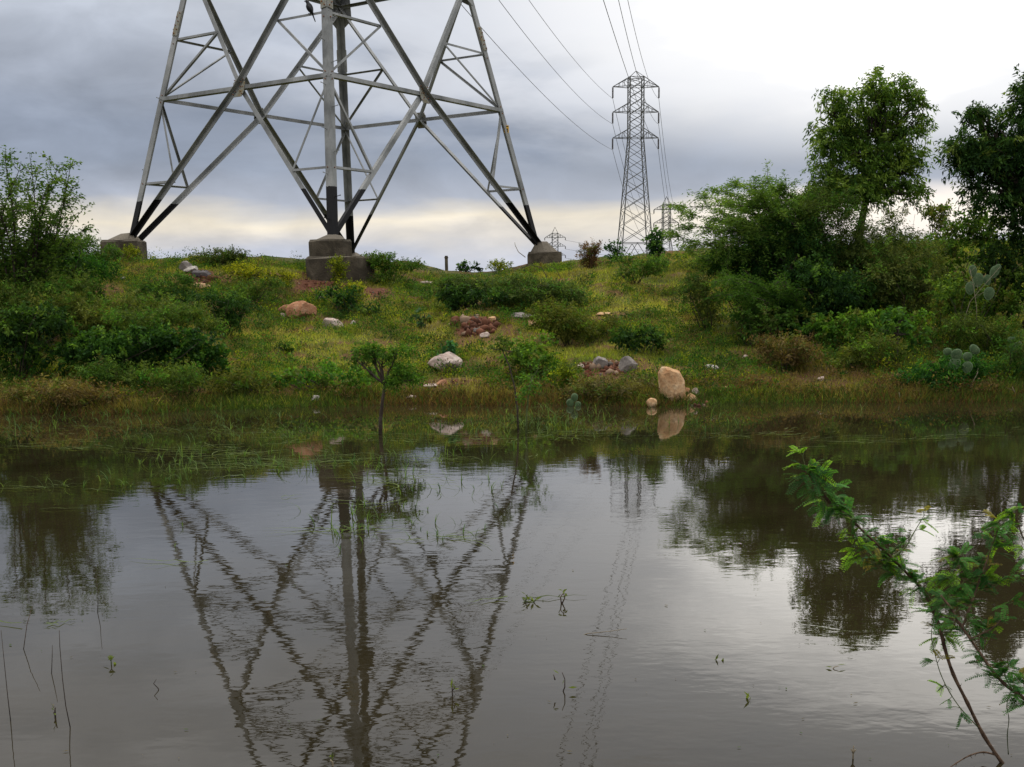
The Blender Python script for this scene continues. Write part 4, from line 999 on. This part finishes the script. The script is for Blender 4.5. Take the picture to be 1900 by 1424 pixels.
# ------------------------------------------------------------------ prickly pears
m, N, o = mat('cactus_pad'); _g = N.n('ShaderNodeTexCoord').outputs['Object']; _n = N.noise(_g, 14, 4)
_v = N.n('ShaderNodeTexVoronoi', inp={'Vector': _g, 'Scale': 42.0}).outputs[0]
princ(N, o, N.mix(N.math('MULTIPLY', N.mapr(_v, .22, .12), .8), N.ramp(_n, [(.3, (.030, .060, .022, 1)), (.7, (.075, .12, .05, 1))]), (.24, .22, .13, 1)), .7, .2); PAD = m
def cactus(label, pads, Y):
    px, py = pads[0][:2]; p = at(px, py, Y); base = onground(p.x, p.y); T = thing('prickly_pear', label, 'cactus', base, 'prickly pears')
    for (px, py, w, h, rot) in pads:
        c = at(px, py, Y) - base; k = Y / F / 2; mb = MB(); n = 16; vs = []; fs = []
        rings = 5
        for s in (-1, 1):
            for r in range(rings):
                q = (r + 1) / rings; th = .018 * math.sqrt(max(0, 1 - q * q)) * s
                for i in range(n):
                    a = 2 * math.pi * i / n; x = math.cos(a) * w * k * q * (1 + .12 * math.sin(a)); z = math.sin(a) * h * k * q
                    vs.append(c + Vector((x * math.cos(rot) - z * math.sin(rot), th, x * math.sin(rot) + z * math.cos(rot))))
            vs.append(c + Vector((0, .018 * s, 0)))
        H_ = rings * n + 1
        for s in (0, 1):
            o_ = s * H_
            for r in range(rings - 1):
                for i in range(n): fs.append((o_ + r * n + i, o_ + r * n + (i + 1) % n, o_ + (r + 1) * n + (i + 1) % n, o_ + (r + 1) * n + i))
            for i in range(n): fs.append((o_ + rings * n, o_ + i, o_ + (i + 1) % n))
        for i in range(n): fs.append(((rings - 1) * n + i, (rings - 1) * n + (i + 1) % n, H_ + (rings - 1) * n + (i + 1) % n, H_ + (rings - 1) * n + i))
        mb.add(vs, fs); po = mb.build('pad', PAD, T, True)
        import bmesh
        bm = bmesh.new(); bm.from_mesh(po.data); bmesh.ops.recalc_face_normals(bm, faces=bm.faces); bm.to_mesh(po.data); bm.free()
cactus('grey-green prickly pear sticking up from the bushy mass on the right', [(1805, 503, 15, 22, .2), (1815, 520, 20, 26, 0), (1845, 505, 17, 24, -.4), (1832, 520, 14, 20, .2), (1851, 498, 12, 16, -.5), (1800, 535, 18, 24, .1), (1835, 545, 20, 24, -.1)], 19.75)
cactus('prickly pear with rounded pads over the dark shoreline bush', [(1758, 653, 16, 14, 0), (1775, 658, 22, 20, .3), (1808, 649, 22, 16, -.7), (1795, 662, 18, 16, 0), (1772, 675, 22, 22, 0), (1795, 682, 20, 22, 0)], 17.6)
cactus('lone pale cactus pad at the far right bank', [(1877, 631, 15, 13, 0), (1880, 647, 15, 20, .1), (1890, 640, 12, 14, .5)], 18.6)
cactus('small grey-green cactus low by the shore beneath the sapling', [(1066, 738, 13, 16, 0), (1058, 748, 14, 16, .3), (1072, 752, 12, 14, -.3)], 17.1)

# ------------------------------------------------------------------ dry stalks and dead branches
def stalk(label, pts, Y, r=.006, mat_=None, twigs=0, seed=0, name='dry_stalk', cat='stalk', z=None):
    rng = random.Random(seed); P = [at(px, py, Y) for px, py in pts]; mb = MB(); k = len(P)
    mb.tube(P, [lerp(r, r * .45, i / (k - 1)) for i in range(k)], 5)
    for i in range(twigs):
        a = lerp(P[min(k - 2, 1 + i % max(1, k - 2))], P[min(k - 1, 2 + i % max(1, k - 2))], rng.random()); mb.tube([a, a + Vector((rng.uniform(-1, 1), rng.uniform(-.6, .6), rng.uniform(.2, 1))) * .16], [r * .5, r * .2], 4)
    tag(mb.build(name, mat_ or DRY, None, True), label, cat)
stalk('pale leaning dry stalk crossing the right thicket', [(1785, 620), (1790, 590), (1800, 560), (1830, 525), (1856, 495)], 19.5, .006, None, 2, 1)
stalk('feathery pale dead stem beside the grey-green prickly pear', [(1812, 610), (1812, 570), (1806, 530), (1800, 500)], 19.3, .006, None, 9, 2)
stalk('dry stalk slanting over the dark shoreline bush', [(1800, 718), (1810, 700), (1815, 690)], 17.5, .007, None, 1, 3)
stalk('curved dry stem at the extreme right shore', [(1883, 740), (1883, 728), (1878, 718)], 17.3, .007, None, 1, 4)
stalk('thin leaning bare twig left of the right-hand footing', [(975, 478), (962, 468), (956, 456), (955, 450)], 33, .012, None, 0, 5)
stalk('arching bare thorny branch over the central mound', [(1000, 540), (1015, 515), (1005, 497), (985, 492), (960, 500), (945, 495)], 24.8, .010, BARK, 5, 6)
stalk('looping bare twig right of the arching thorny branch', [(1030, 540), (1040, 515), (1032, 500), (1015, 492)], 25, .008, BARK, 2, 7)
stalk('bare vertical twig in the shore grass below the young broad-leaved tree', [(1668, 748), (1670, 738), (1668, 728)], 17.2, .007, None, 0, 8)

# ------------------------------------------------------------------ grass and weeds: uncountable cover
def sample_hill(rng, n):
    Y = rng.uniform(0, 1, n) ** 1.0 * 14.5; x = rng.uniform(-1, 1, n); y0 = 16.4 + Y
    X = x * y0 * .56; s = y0 - shore(X); ok = s > -.12
    return X[ok], y0[ok], s[ok]
def make_grass():
    rng = np.random.default_rng(77); X, Y, s = sample_hill(rng, 400000)
    c, bare = cover(X, Y); n = fbm(X * 1.3, Y * 1.3, 55, 3)
    keep = (rng.random(len(X)) > bare * .97) & (rng.random(len(X)) < .55 + .6 * n)
    X, Y, s, c, n = X[keep], Y[keep], s[keep], c[keep], n[keep]; m_ = len(X)
    Z = height(X, Y); h = (.022 + .085 * n ** 2.2 + rng.exponential(.016, m_)); h = h * (1 + .7 * np.exp(-(s / .5) ** 2))
    ang = rng.uniform(0, 6.283, m_); w = rng.uniform(.004, .009, m_) * (1 + (Y - 17) * .03)
    dx, dy = np.cos(ang) * w, np.sin(ang) * w; lx, ly = rng.normal(size=m_) * h * .45, rng.normal(size=m_) * h * .45
    V = np.empty((m_, 3, 3)); V[:, 0] = np.stack([X - dx, Y - dy, Z - .005], 1); V[:, 1] = np.stack([X + dx, Y + dy, Z - .005], 1); V[:, 2] = np.stack([X + lx, Y + ly, Z + h], 1)
    straw = rng.random(m_) < .09; col = c * rng.uniform(.55, 1.75, (m_, 1)); col[straw] = STRAW * rng.uniform(.5, 1.1, (straw.sum(), 1))
    me = arr_mesh('grass', V.reshape(-1, 3), np.arange(3 * m_).reshape(m_, 3), np.repeat(col, 3, 0))
    tag(link('grass', me, None, [GRASS]), 'short rough grass covering the whole slope', 'grass', kind='stuff')
make_grass()
def make_weeds():
    rng = np.random.default_rng(78); X, Y, s = sample_hill(rng, 16500)
    n = fbm(X * .8, Y * .8, 61, 3); c, bare = cover(X, Y)
    lawn = (c[:, 0] > .235) & (c[:, 1] > .24)
    keep = (s > .15) & (n > .40) & (bare < .3) & ~(lawn & (rng.random(len(X)) < .85)) & (rng.random(len(X)) < .35 + 1.6 * (n - .4) * 2); X, Y, s, n = X[keep], Y[keep], s[keep], n[keep]
    Z = height(X, Y); parts = []
    for i in range(len(X)):
        t = rng.random(); pal = 'green' if t < .36 else ('olive' if t < .56 else ('yellow' if t < .72 else ('dark' if t < .92 else 'brown')))
        if s[i] < .8 and rng.random() < .7: pal = 'brown'
        r = (rng.uniform(.05, .16) * (1.35 if n[i] > .58 else 1)) * (1.8 if rng.random() < .07 else 1); h = r * rng.uniform(.7, 1.5); k = int(14 + 240 * r)
        u = unit(rng.normal(size=(k, 3))); u[:, 2] = np.abs(u[:, 2]); q = rng.random((k, 1)) ** .5
        P = np.array([X[i], Y[i], Z[i]]) + u * q * np.array([r, r, h]); D = u + rng.normal(size=u.shape) * .6
        parts.append(leaves(rng, P, D, .042, .02, palmix(pal, rng.random() * .6 + rng.random(k) * .4), .25))
    V, Fc, c = join(parts); tag(link('weeds', arr_mesh('weeds', V, Fc, c), None, [LEAF]), 'low leafy weeds scattered through the grass', 'weeds', kind='stuff')
make_weeds()
def make_shore_tangle():
    """brown and green fringe growing at and in the waterline"""
    rng = np.random.default_rng(79); n = 36000; X = rng.uniform(-10.5, 10.5, n); d = rng.normal(size=n) * .22 + .05; Y = shore(X) + d
    Z = np.maximum(height(X, Y), -.02); h = rng.uniform(.04, .20, n) * (1 - .5 * (np.abs(d) > .35)); br = fbm(X * .8, Y * .8, 71, 3)
    bk = np.interp(X, [-8, -5.5, -4.6, -2.6, -1.6, 1.2, 2.4, 3.0, 4.4, 5.2, 8], [.8, .7, .15, .1, .6, .75, .5, .1, .3, .7, .5])
    col = np.where((rng.random(n) < bk + .8 * (br - .5))[:, None], np.array([.085, .052, .022]), np.array([.05, .085, .018])) * rng.uniform(.4, 1.5, (n, 1))
    D = np.stack([rng.normal(size=n) * .5, rng.normal(size=n) * .4, np.ones(n)], 1)
    P = np.stack([X, Y, Z - .01], 1); V, Fc, c = leaves(rng, P, D, h, .010, col, .1, .15)
    tag(link('shore_grass', arr_mesh('shore_grass', V, Fc, c), None, [GRASS]), 'brownish tangled grass along the waterline', 'grass', kind='stuff')
make_shore_tangle()

def ribbon(P, w, side=None):
    """P list of points, ribbon width w, returns arrays"""
    P = [np.array(p) for p in P]; k = len(P); V = []
    for i, p in enumerate(P):
        t = P[min(i + 1, k - 1)] - P[max(i - 1, 0)]; s_ = np.cross(t, [0, 0, 1.0]) if side is None else side; s_ = s_ / max(np.linalg.norm(s_), 1e-6)
        q = w * (1 - (i / (k - 1)) ** 2 * .85) / 2; V += [p - s_ * q, p + s_ * q]
    Fc = [(2 * i, 2 * i + 1, 2 * i + 3, 2 * i + 2) for i in range(k - 1)]
    return np.array(V), np.array(Fc)
def water_grass():
    rng = np.random.default_rng(80); parts = []
    REG = [(250, 790, 230, 28, 150), (520, 800, 150, 32, 90), (420, 860, 110, 14, 80), (560, 868, 60, 12, 50), (700, 870, 70, 18, 60), (860, 830, 120, 30, 70), (980, 780, 90, 24, 170), (1090, 790, 60, 20, 60),
           (130, 905, 90, 10, 22), (700, 960, 90, 30, 34), (640, 985, 50, 18, 24), (820, 990, 50, 14, 26), (350, 1010, 40, 20, 4), (1310, 780, 60, 18, 24), (1390, 780, 30, 12, 8), (60, 790, 70, 20, 40), (800, 900, 60, 14, 24), (900, 905, 40, 20, 16), (330, 890, 50, 12, 16), (1630, 775, 60, 8, 8), (310, 865, 40, 8, 20)]
    G1, G2 = np.array([.04, .10, .025]), np.array([.15, .22, .07])
    for cx, cy, rx, ry, n in REG:
        for i in range(int(n * .7)):
            b = atz(cx + rng.normal() * rx * .75, cy + rng.normal() * ry * .75)
            if b.y > float(shore(b.x)) - .05: continue
            b = np.array(b); k = rng.integers(2, 5); az = rng.normal() * .6 + (0 if rng.random() < .5 else math.pi)
            for q in range(k):
                h = (rng.uniform(.04, .16) + (rng.random() < .12) * .1) * min(1, b[1] / 13); az2 = az + rng.normal() * .8; lean = rng.uniform(.3, 1.7); dd = np.array([math.cos(az2), math.sin(az2) * .5, 0])
                P = [b + dd * lean * h * (t * .35 + .65 * t * t) + np.array([0, 0, h * (t - .42 * lean * t ** 3)]) for t in (0, .25, .5, .75, 1)]
                V, Fc = ribbon(P, rng.uniform(.005, .009)); col = (G1 + (G2 - G1) * rng.random()) * rng.uniform(.7, 1.2)
                parts.append((V, Fc, np.tile(col, (len(V), 1))))
    V, Fc, c = join(parts); tag(link('water_grass', arr_mesh('water_grass', V, Fc, c), None, [GRASS]), 'grass blades rising out of the pond near the far shore', 'grass', kind='stuff')
    parts = []
    FL = [(130, 830, 140, 6, 26), (300, 800, 200, 14, 30), (440, 838, 110, 12, 50), (470, 865, 100, 10, 55), (700, 852, 160, 14, 60), (740, 890, 80, 12, 34), (620, 812, 160, 14, 24), (860, 815, 160, 14, 44), (1060, 805, 110, 8, 28), (1300, 808, 90, 6, 16), (1440, 800, 60, 10, 8), (1560, 818, 110, 12, 12), (1700, 812, 110, 14, 14), (1830, 800, 60, 12, 8),
          (120, 905, 80, 6, 12), (60, 1162, 60, 3, 6), (650, 985, 80, 5, 12), (820, 1000, 60, 6, 12), (950, 1112, 30, 3, 5), (640, 940, 120, 20, 8), (370, 1045, 40, 3, 4), (80, 948, 60, 3, 3)]
    for cx, cy, rx, ry, n in FL:
        for i in range(int(n * .62)):
            b = np.array(atz(cx + rng.normal() * rx * .6, cy + rng.normal() * ry * .6))
            if b[1] > float(shore(b[0])) - .1: continue
            L_ = rng.uniform(.15, .75) * min(1, b[1] / 12); az = rng.normal() * .22 + (math.pi if rng.random() < .5 else 0); bend = rng.normal() * .4; z = rng.uniform(.003, .007)
            P = [b + np.array([math.cos(az + bend * t) * L_ * t, math.sin(az + bend * t) * L_ * t, z + .012 * math.sin(t * 9 + i)**2]) for t in (0, .2, .4, .6, .8, 1)]
            V, Fc = ribbon(P, rng.uniform(.008, .016)); col = np.array([.12, .16, .05]) * rng.uniform(.5, 1.5); parts.append((V, Fc, np.tile(col, (len(V), 1))))
    V, Fc, c = join(parts); tag(link('floating_grass', arr_mesh('floating_grass', V, Fc, c), None, [GRASS]), 'long pale grass blades lying flat on the water', 'grass', kind='stuff')
water_grass()

def debris():
    rng = np.random.default_rng(91); parts = []
    for i in range(150):
        b = np.array(atz(rng.uniform(0, 1900), 800 + 620 * rng.random() ** 1.2)); n = 1
        if b[1] > float(shore(b[0])) - .2: continue
        P = b[None] + np.array([[0, 0, .004]]); a = rng.uniform(0, 6.28); D = np.array([[math.cos(a), math.sin(a), .05]])
        S = np.array([-D[0, 1], D[0, 0], 0]); L_ = rng.uniform(.008, .028); w = L_ * rng.uniform(.15, .5)
        V = np.array([P[0], P[0] + D[0] * L_ * .5 + S * w / 2, P[0] + D[0] * L_, P[0] + D[0] * L_ * .5 - S * w / 2]); col = np.array([.10, .08, .04]) * rng.uniform(.4, 1.8) if rng.random() < .7 else np.array([.07, .11, .03])
        parts.append((V, np.array([[0, 1, 2, 3]]), np.tile(col, (4, 1))))
    V, Fc, c = join(parts); tag(link('floating_debris', arr_mesh('floating_debris', V, Fc, c), None, [GRASS]), 'tiny leaf scraps and specks floating on the pond', 'debris', kind='stuff')
debris()

# ------------------------------------------------------------------ twigs poking out of the open water
def wtwig(label, pts, r=.004, m_=None, leaf=0, seed=0):
    """pts: list of polylines in pixels; the lowest pixel of the first polyline is where it meets the water"""
    b = atz(*pts[0][0]); mb = MB(); rng = np.random.default_rng(seed)
    T = thing('water_twig', label, 'twig', b, 'twigs in the open water')
    for pl in pts:
        P = [at(px, py, b.y) - b for px, py in pl]; P[0] = P[0] if pl is not pts[0] else P[0] - Vector((0, 0, .03)); k = len(P); mb.tube(P, [lerp(r, r * .5, i / max(1, k - 1)) for i in range(k)], 5)
    mb.build('stem', m_ or BARK, T, True)
    if leaf:
        L_ = [at(px, py, b.y) - b for pl in pts for px, py in pl[1:]]; Pn = np.array([L_[i % len(L_)] for i in range(leaf)]) + rng.normal(size=(leaf, 3)) * .006
        V, Fc, c = leaves(rng, Pn, rng.normal(size=(leaf, 3)) + np.array([0, 0, .4]), .035, .010, np.array([.10, .13, .03]), .3); link('leaves', arr_mesh('leaves', V, Fc, c), T, [LEAF])
wtwig('brown leafy sprig upright in open water right of the pylon reflection', [[(1043, 1120), (1040, 1108), (1046, 1100)], [(1043, 1120), (1048, 1110), (1045, 1098)]], .004, STEM, 10, 1)
wtwig('low green trailing weed just left of the brown leafy sprig', [[(955, 1118), (975, 1116), (990, 1118), (1008, 1128)], [(975, 1116), (978, 1108)], [(990, 1118), (994, 1112)]], .004, GSTEM, 16, 2)
wtwig('hooked dead twig in the water below the brown leafy sprig', [[(1040, 1283), (1048, 1275), (1048, 1260), (1043, 1248)], [(1030, 1262), (1027, 1252)]], .003, BARK, 3, 3)
wtwig('short dead twig beside the pylon leg reflection', [[(841, 1292), (839, 1282), (839, 1268)], [(839, 1282), (845, 1276)]], .003, BARK, 3, 4)
wtwig('tiny forked green twig on the left water', [[(207, 1234), (206, 1226), (211, 1219)], [(206, 1226), (201, 1221)]], .003, GSTEM, 5, 5)
wtwig('bent thin twig right of the tiny forked green twig', [[(300, 1280), (293, 1277), (285, 1269), (290, 1261)]], .0025, BARK, 0, 6)
wtwig('short stub with bud near the bottom left', [[(102, 1332), (102, 1318), (103, 1313)], [(102, 1326), (99, 1322)]], .004, BARK, 3, 7)
wtwig('long thin stem rising from water at the lower left', [[(132, 1350), (122, 1310), (116, 1260), (111, 1200), (110, 1170)]], .0021, BARK, 0, 8)
wtwig('long thin stem at the very left edge of the water', [[(20, 1338), (14, 1290), (8, 1230), (2, 1170)]], .0019, BARK, 0, 9)
wtwig('leaning reddish twig under the left reflection', [[(41, 1205), (50, 1160), (60, 1125)]], .002, STEM, 0, 10)
wtwig('upright thin twig left of open water near the foliage reflection', [[(180, 1137), (182, 1110), (178, 1068)]], .002, BARK, 0, 11)
wtwig('slim dark twig between the two lower left stems', [[(94, 1250), (97, 1215), (97, 1197)]], .0019, BARK, 0, 12)
wtwig('small three-armed twig at the bottom right of centre', [[(1583, 1408), (1583, 1397), (1584, 1384)], [(1583, 1397), (1579, 1390)], [(1583, 1397), (1588, 1391)]], .0035, DRY, 0, 13)
wtwig('floating grey twig low in the middle of the water', [[(1379, 1298), (1388, 1300), (1398, 1304)], [(1388, 1300), (1392, 1297)]], .003, DRY, 4, 14)
wtwig('thin floating twig right of the centre water', [[(1536, 1241), (1548, 1238), (1556, 1236)]], .003, DRY, 2, 15)
wtwig('faint floating weed strand in the middle of the water', [[(1292, 1226), (1310, 1229), (1325, 1227), (1338, 1227)]], .0028, GSTEM, 6, 16)
wtwig('long straw lying across the wire reflections', [[(1045, 1178), (1090, 1176), (1130, 1172), (1163, 1167)]], .0025, DRY, 0, 17)
wtwig('dry curled leaf stem near the bottom of the pylon reflection', [[(618, 1422), (617, 1415), (613, 1410)]], .005, DRY, 4, 18)

# ------------------------------------------------------------------ foreground acacia branches
def pinna(rng, parts, p, d, up, L_, n, col, ll=.0125, lw=.0034):
    """one feather: paired oblong leaflets along a rachis"""
    d = unit(d); side = unit(np.cross(d, up)); nrm = unit(np.cross(side, d)); t = (np.arange(n) + .8) / n
    ctr = p + d * (t * L_)[:, None] - np.array([0, 0, 1]) * ((t ** 2) * L_ * .28)[:, None]
    for s in (-1, 1):
        dirs = side * s * .92 + d * .38 - nrm * .18 + rng.normal(size=(n, 3)) * .06; dirs = unit(dirs)
        ln = ll * np.minimum(1, .72 + t * 1.2) * (1 - .45 * t ** 4) * (L_ / .07) ** .4; ln = np.maximum(ln, .003)[:, None]
        w = unit(np.cross(dirs, nrm + rng.normal(size=(n, 3)) * .12)) * lw * .5
        a = ctr; V = np.stack([a, a + dirs * ln * .28 + w, a + dirs * ln * .78 + w * .9, a + dirs * ln, a + dirs * ln * .78 - w * .9, a + dirs * ln * .28 - w], 1).reshape(-1, 3)
        c = np.broadcast_to(col, (n, 3)) * (1 + rng.normal(size=(n, 1)) * .16); c = np.where(rng.random((n, 1)) < .03, np.array([[.14, .09, .03]]), c); parts.append((V, np.arange(6 * n).reshape(n, 6), np.repeat(c, 6, 0)))
def bileaf(rng, parts, rach, p, d, size, bright):
    """compound leaf: short stalk with 1-3 pairs of feathers"""
    d = unit(np.array(d)); up = unit(np.array([0, 0, 1.0]) + rng.normal(size=3) * .35)
    if abs(up @ d) > .9: up = unit(np.array([0, 1.0, .2]))
    base = np.array([.035, .115, .028]) if bright < .40 else (np.array([.065, .18, .035]) if bright < .75 else np.array([.18, .34, .03])); col = base * rng.uniform(.7, 1.35)
    if rng.random() < .05: col = np.array([.22, .19, .04])
    st = size * .4; q = p + d * st; rach.tube([p, q], [.0012, .0009], 4); side = unit(np.cross(d, up)); k = rng.integers(1, 4)
    for i in range(k):
        o_ = p + d * st * (.6 + .4 * (i + 1) / k)
        for s in (-1, 1):
            dd = unit(d * .75 + side * s * .62 + rng.normal(size=3) * .1); L_ = size * rng.uniform(.75, 1.05); n = int(6 + L_ * 85)
            pinna(rng, parts, o_, dd, up, L_, n, col)
            e = o_ + dd * L_ - np.array([0, 0, 1]) * L_ * .28; mdl = o_ + dd * L_ * .5 - np.array([0, 0, 1]) * L_ * .07; rach.tube([o_, mdl, e], [.0010, .0008, .0005], 3)
def fg_branch(label, stems, seed, base):
    rng = np.random.default_rng(seed); T = thing('acacia_branch', label, 'branch', base, 'foreground branches'); mb = MB(); parts = []; rach = MB(); base = Vector(base)
    for pts, r0, r1, n, bright, sz, m_ in stems:
        P = [at(*p) - base for p in pts]
        # smooth the polyline
        Q = []
        for i in range(len(P) - 1):
            p0 = P[max(i - 1, 0)]; p1 = P[i]; p2 = P[i + 1]; p3 = P[min(i + 2, len(P) - 1)]
            for t in (0, .25, .5, .75): Q.append(.5 * ((2 * p1) + (p2 - p0) * t + (2 * p0 - 5 * p1 + 4 * p2 - p3) * t * t + (3 * p1 - p0 - 3 * p2 + p3) * t ** 3))
        Q.append(P[-1]); k = len(Q); sb = mb if m_ == 0 else rach
        sb.tube(Q, [lerp(r0, r1, i / (k - 1)) * (1 + (.22 if i % 4 == 0 else rng.uniform(-.08, .08))) for i in range(k)], 7)
        if m_ == 0:   # thorns
            for i in range(2, k - 1, 2):
                dv = Vector(unit(rng.normal(size=3))); rr = lerp(r0, r1, i / k); mb.tube([Q[i] + dv * rr * .8, Q[i] + dv * (rr + .011)], [.0016, .0003], 4)
        if n:
            lo = .0 if len(pts[0]) else 0
            for i in range(int(n * 1.35)):
                f = rng.uniform(.05, 1) if n > 3 else rng.random(); j = min(k - 2, int(f * (k - 1))); p = lerp(Q[j], Q[j + 1], rng.random()); t = (Q[j + 1] - Q[j]).normalized()
                d = unit(np.array(t) * rng.uniform(.1, .7) + rng.normal(size=3) * np.array([1, .8, .6])); d[2] += .12 if bright > .6 else -.05
                bb = bright + rng.normal() * .25 + (.25 if f > .93 else 0); bileaf(rng, parts, rach, np.array(p), d, sz * rng.uniform(.7, 1.15), bb)
    mb.build('stem', STEM, T, True)
    V, Fc, c = join(parts); link('leaflets', arr_mesh('leaflets', V, Fc, c), T, [LEAF]); rach.build('leaf_stalks', GSTEM, T, True)
BY = 3.8
A0 = atz(1862, 1416)
fg_branch('thorny acacia branch leaning left out of the water in the foreground, green feathery leaves', [
    ([(1862, 1420, A0.y), (1825, 1365, 3.81), (1795, 1305, 3.82), (1768, 1250, 3.83), (1752, 1200, 3.84), (1742, 1160, 3.84), (1730, 1125, 3.84), (1712, 1095, 3.83), (1690, 1072, 3.82)], .0062, .0046, 0, 0, .08, 0),
    ([(1752, 1190, 3.84), (1738, 1150, 3.84), (1712, 1095, 3.83), (1690, 1072, 3.82)], .0042, .0042, 16, .5, .06, 0),
    ([(1690, 1072, 3.82), (1660, 1040, 3.80), (1625, 1008, 3.78), (1590, 975, 3.76), (1560, 948, 3.74), (1535, 925, 3.72), (1515, 900, 3.70), (1500, 878, 3.70)], .0044, .0022, 40, .5, .062, 0),
    ([(1545, 940, 3.73), (1515, 905, 3.70), (1500, 878, 3.70), (1492, 862, 3.70)], .0022, .0018, 9, .3, .072, 0),
    ([(1497, 875, 3.70), (1492, 858, 3.70), (1490, 845, 3.70), (1496, 832, 3.70)], .0016, .0008, 4, .95, .045, 1),
    ([(1625, 1050, 3.80), (1655, 1035, 3.82), (1680, 1015, 3.84), (1695, 990, 3.85), (1708, 968, 3.86), (1716, 955, 3.86)], .0028, .0009, 12, .75, .05, 1),
    ([(1690, 1072, 3.82), (1650, 1062, 3.80), (1620, 1045, 3.78), (1590, 1030, 3.78)], .0026, .001, 14, .65, .055, 1),
    ([(1575, 962, 3.75), (1590, 1000, 3.75), (1600, 1030, 3.76)], .002, .001, 8, .8, .05, 1),
    ([(1735, 1130, 3.84), (1755, 1115, 3.86), (1775, 1105, 3.88)], .0024, .001, 9, .35, .065, 1),
    ([(1815, 1350, 3.81), (1785, 1318, 3.80), (1762, 1285, 3.80), (1745, 1250, 3.80), (1735, 1215, 3.8), (1728, 1180, 3.8), (1733, 1145, 3.8)], .0018, .0010, 6, .4, .05, 1),
    ([(1850, 1402, A0.y), (1825, 1396, 3.83), (1800, 1402, 3.80), (1775, 1416, 3.77), (1755, 1430, 3.74)], .0036, .0014, 0, 0, .05, 0),
], 31, A0)
B0 = at(1990, 1345, 3.55)
fg_branch('second acacia branch reaching in from the right edge in the foreground', [
    ([(1990, 1345, 3.55), (1930, 1315, 3.56), (1895, 1293, 3.58), (1862, 1268, 3.60), (1838, 1240, 3.62), (1818, 1212, 3.64), (1800, 1185, 3.66), (1782, 1160, 3.67), (1765, 1130, 3.68), (1745, 1105, 3.7)], .0058, .0034, 22, .4, .06, 0),
    ([(1880, 1282, 3.59), (1865, 1255, 3.6), (1870, 1235, 3.6)], .002, .001, 8, .4, .06, 1),
    ([(1930, 1315, 3.56), (1900, 1270, 3.57), (1880, 1250, 3.58)], .002, .001, 8, .35, .06, 1),
    ([(1785, 1165, 3.67), (1800, 1125, 3.72), (1815, 1085, 3.76), (1828, 1050, 3.78), (1840, 1015, 3.8), (1850, 985, 3.8), (1856, 962, 3.8)], .0036, .0011, 27, .55, .06, 0),
    ([(1828, 1050, 3.78), (1790, 1040, 3.78), (1760, 1035, 3.78)], .0022, .001, 12, .65, .062, 1),
    ([(1815, 1085, 3.76), (1780, 1075, 3.76), (1750, 1070, 3.76)], .0022, .001, 10, .6, .062, 1),
    ([(1802, 1185, 3.66), (1830, 1172, 3.66), (1850, 1158, 3.66), (1868, 1135, 3.66), (1872, 1115, 3.66)], .0026, .001, 11, .4, .05, 0),
    ([(1990, 1120, 3.7), (1940, 1060, 3.7), (1905, 1010, 3.7), (1890, 975, 3.7), (1885, 940, 3.7)], .0036, .0012, 17, .55, .062, 0),
    ([(1970, 1150, 3.7), (1920, 1110, 3.7), (1895, 1085, 3.7), (1880, 1068, 3.7)], .003, .001, 10, .5, .062, 0),
    ([(1871, 1400, 3.8), (1869, 1365, 3.75), (1872, 1335, 3.7), (1868, 1310, 3.65), (1874, 1285, 3.6)], .0016, .0010, 0, .4, .05, 1),
], 32, B0)
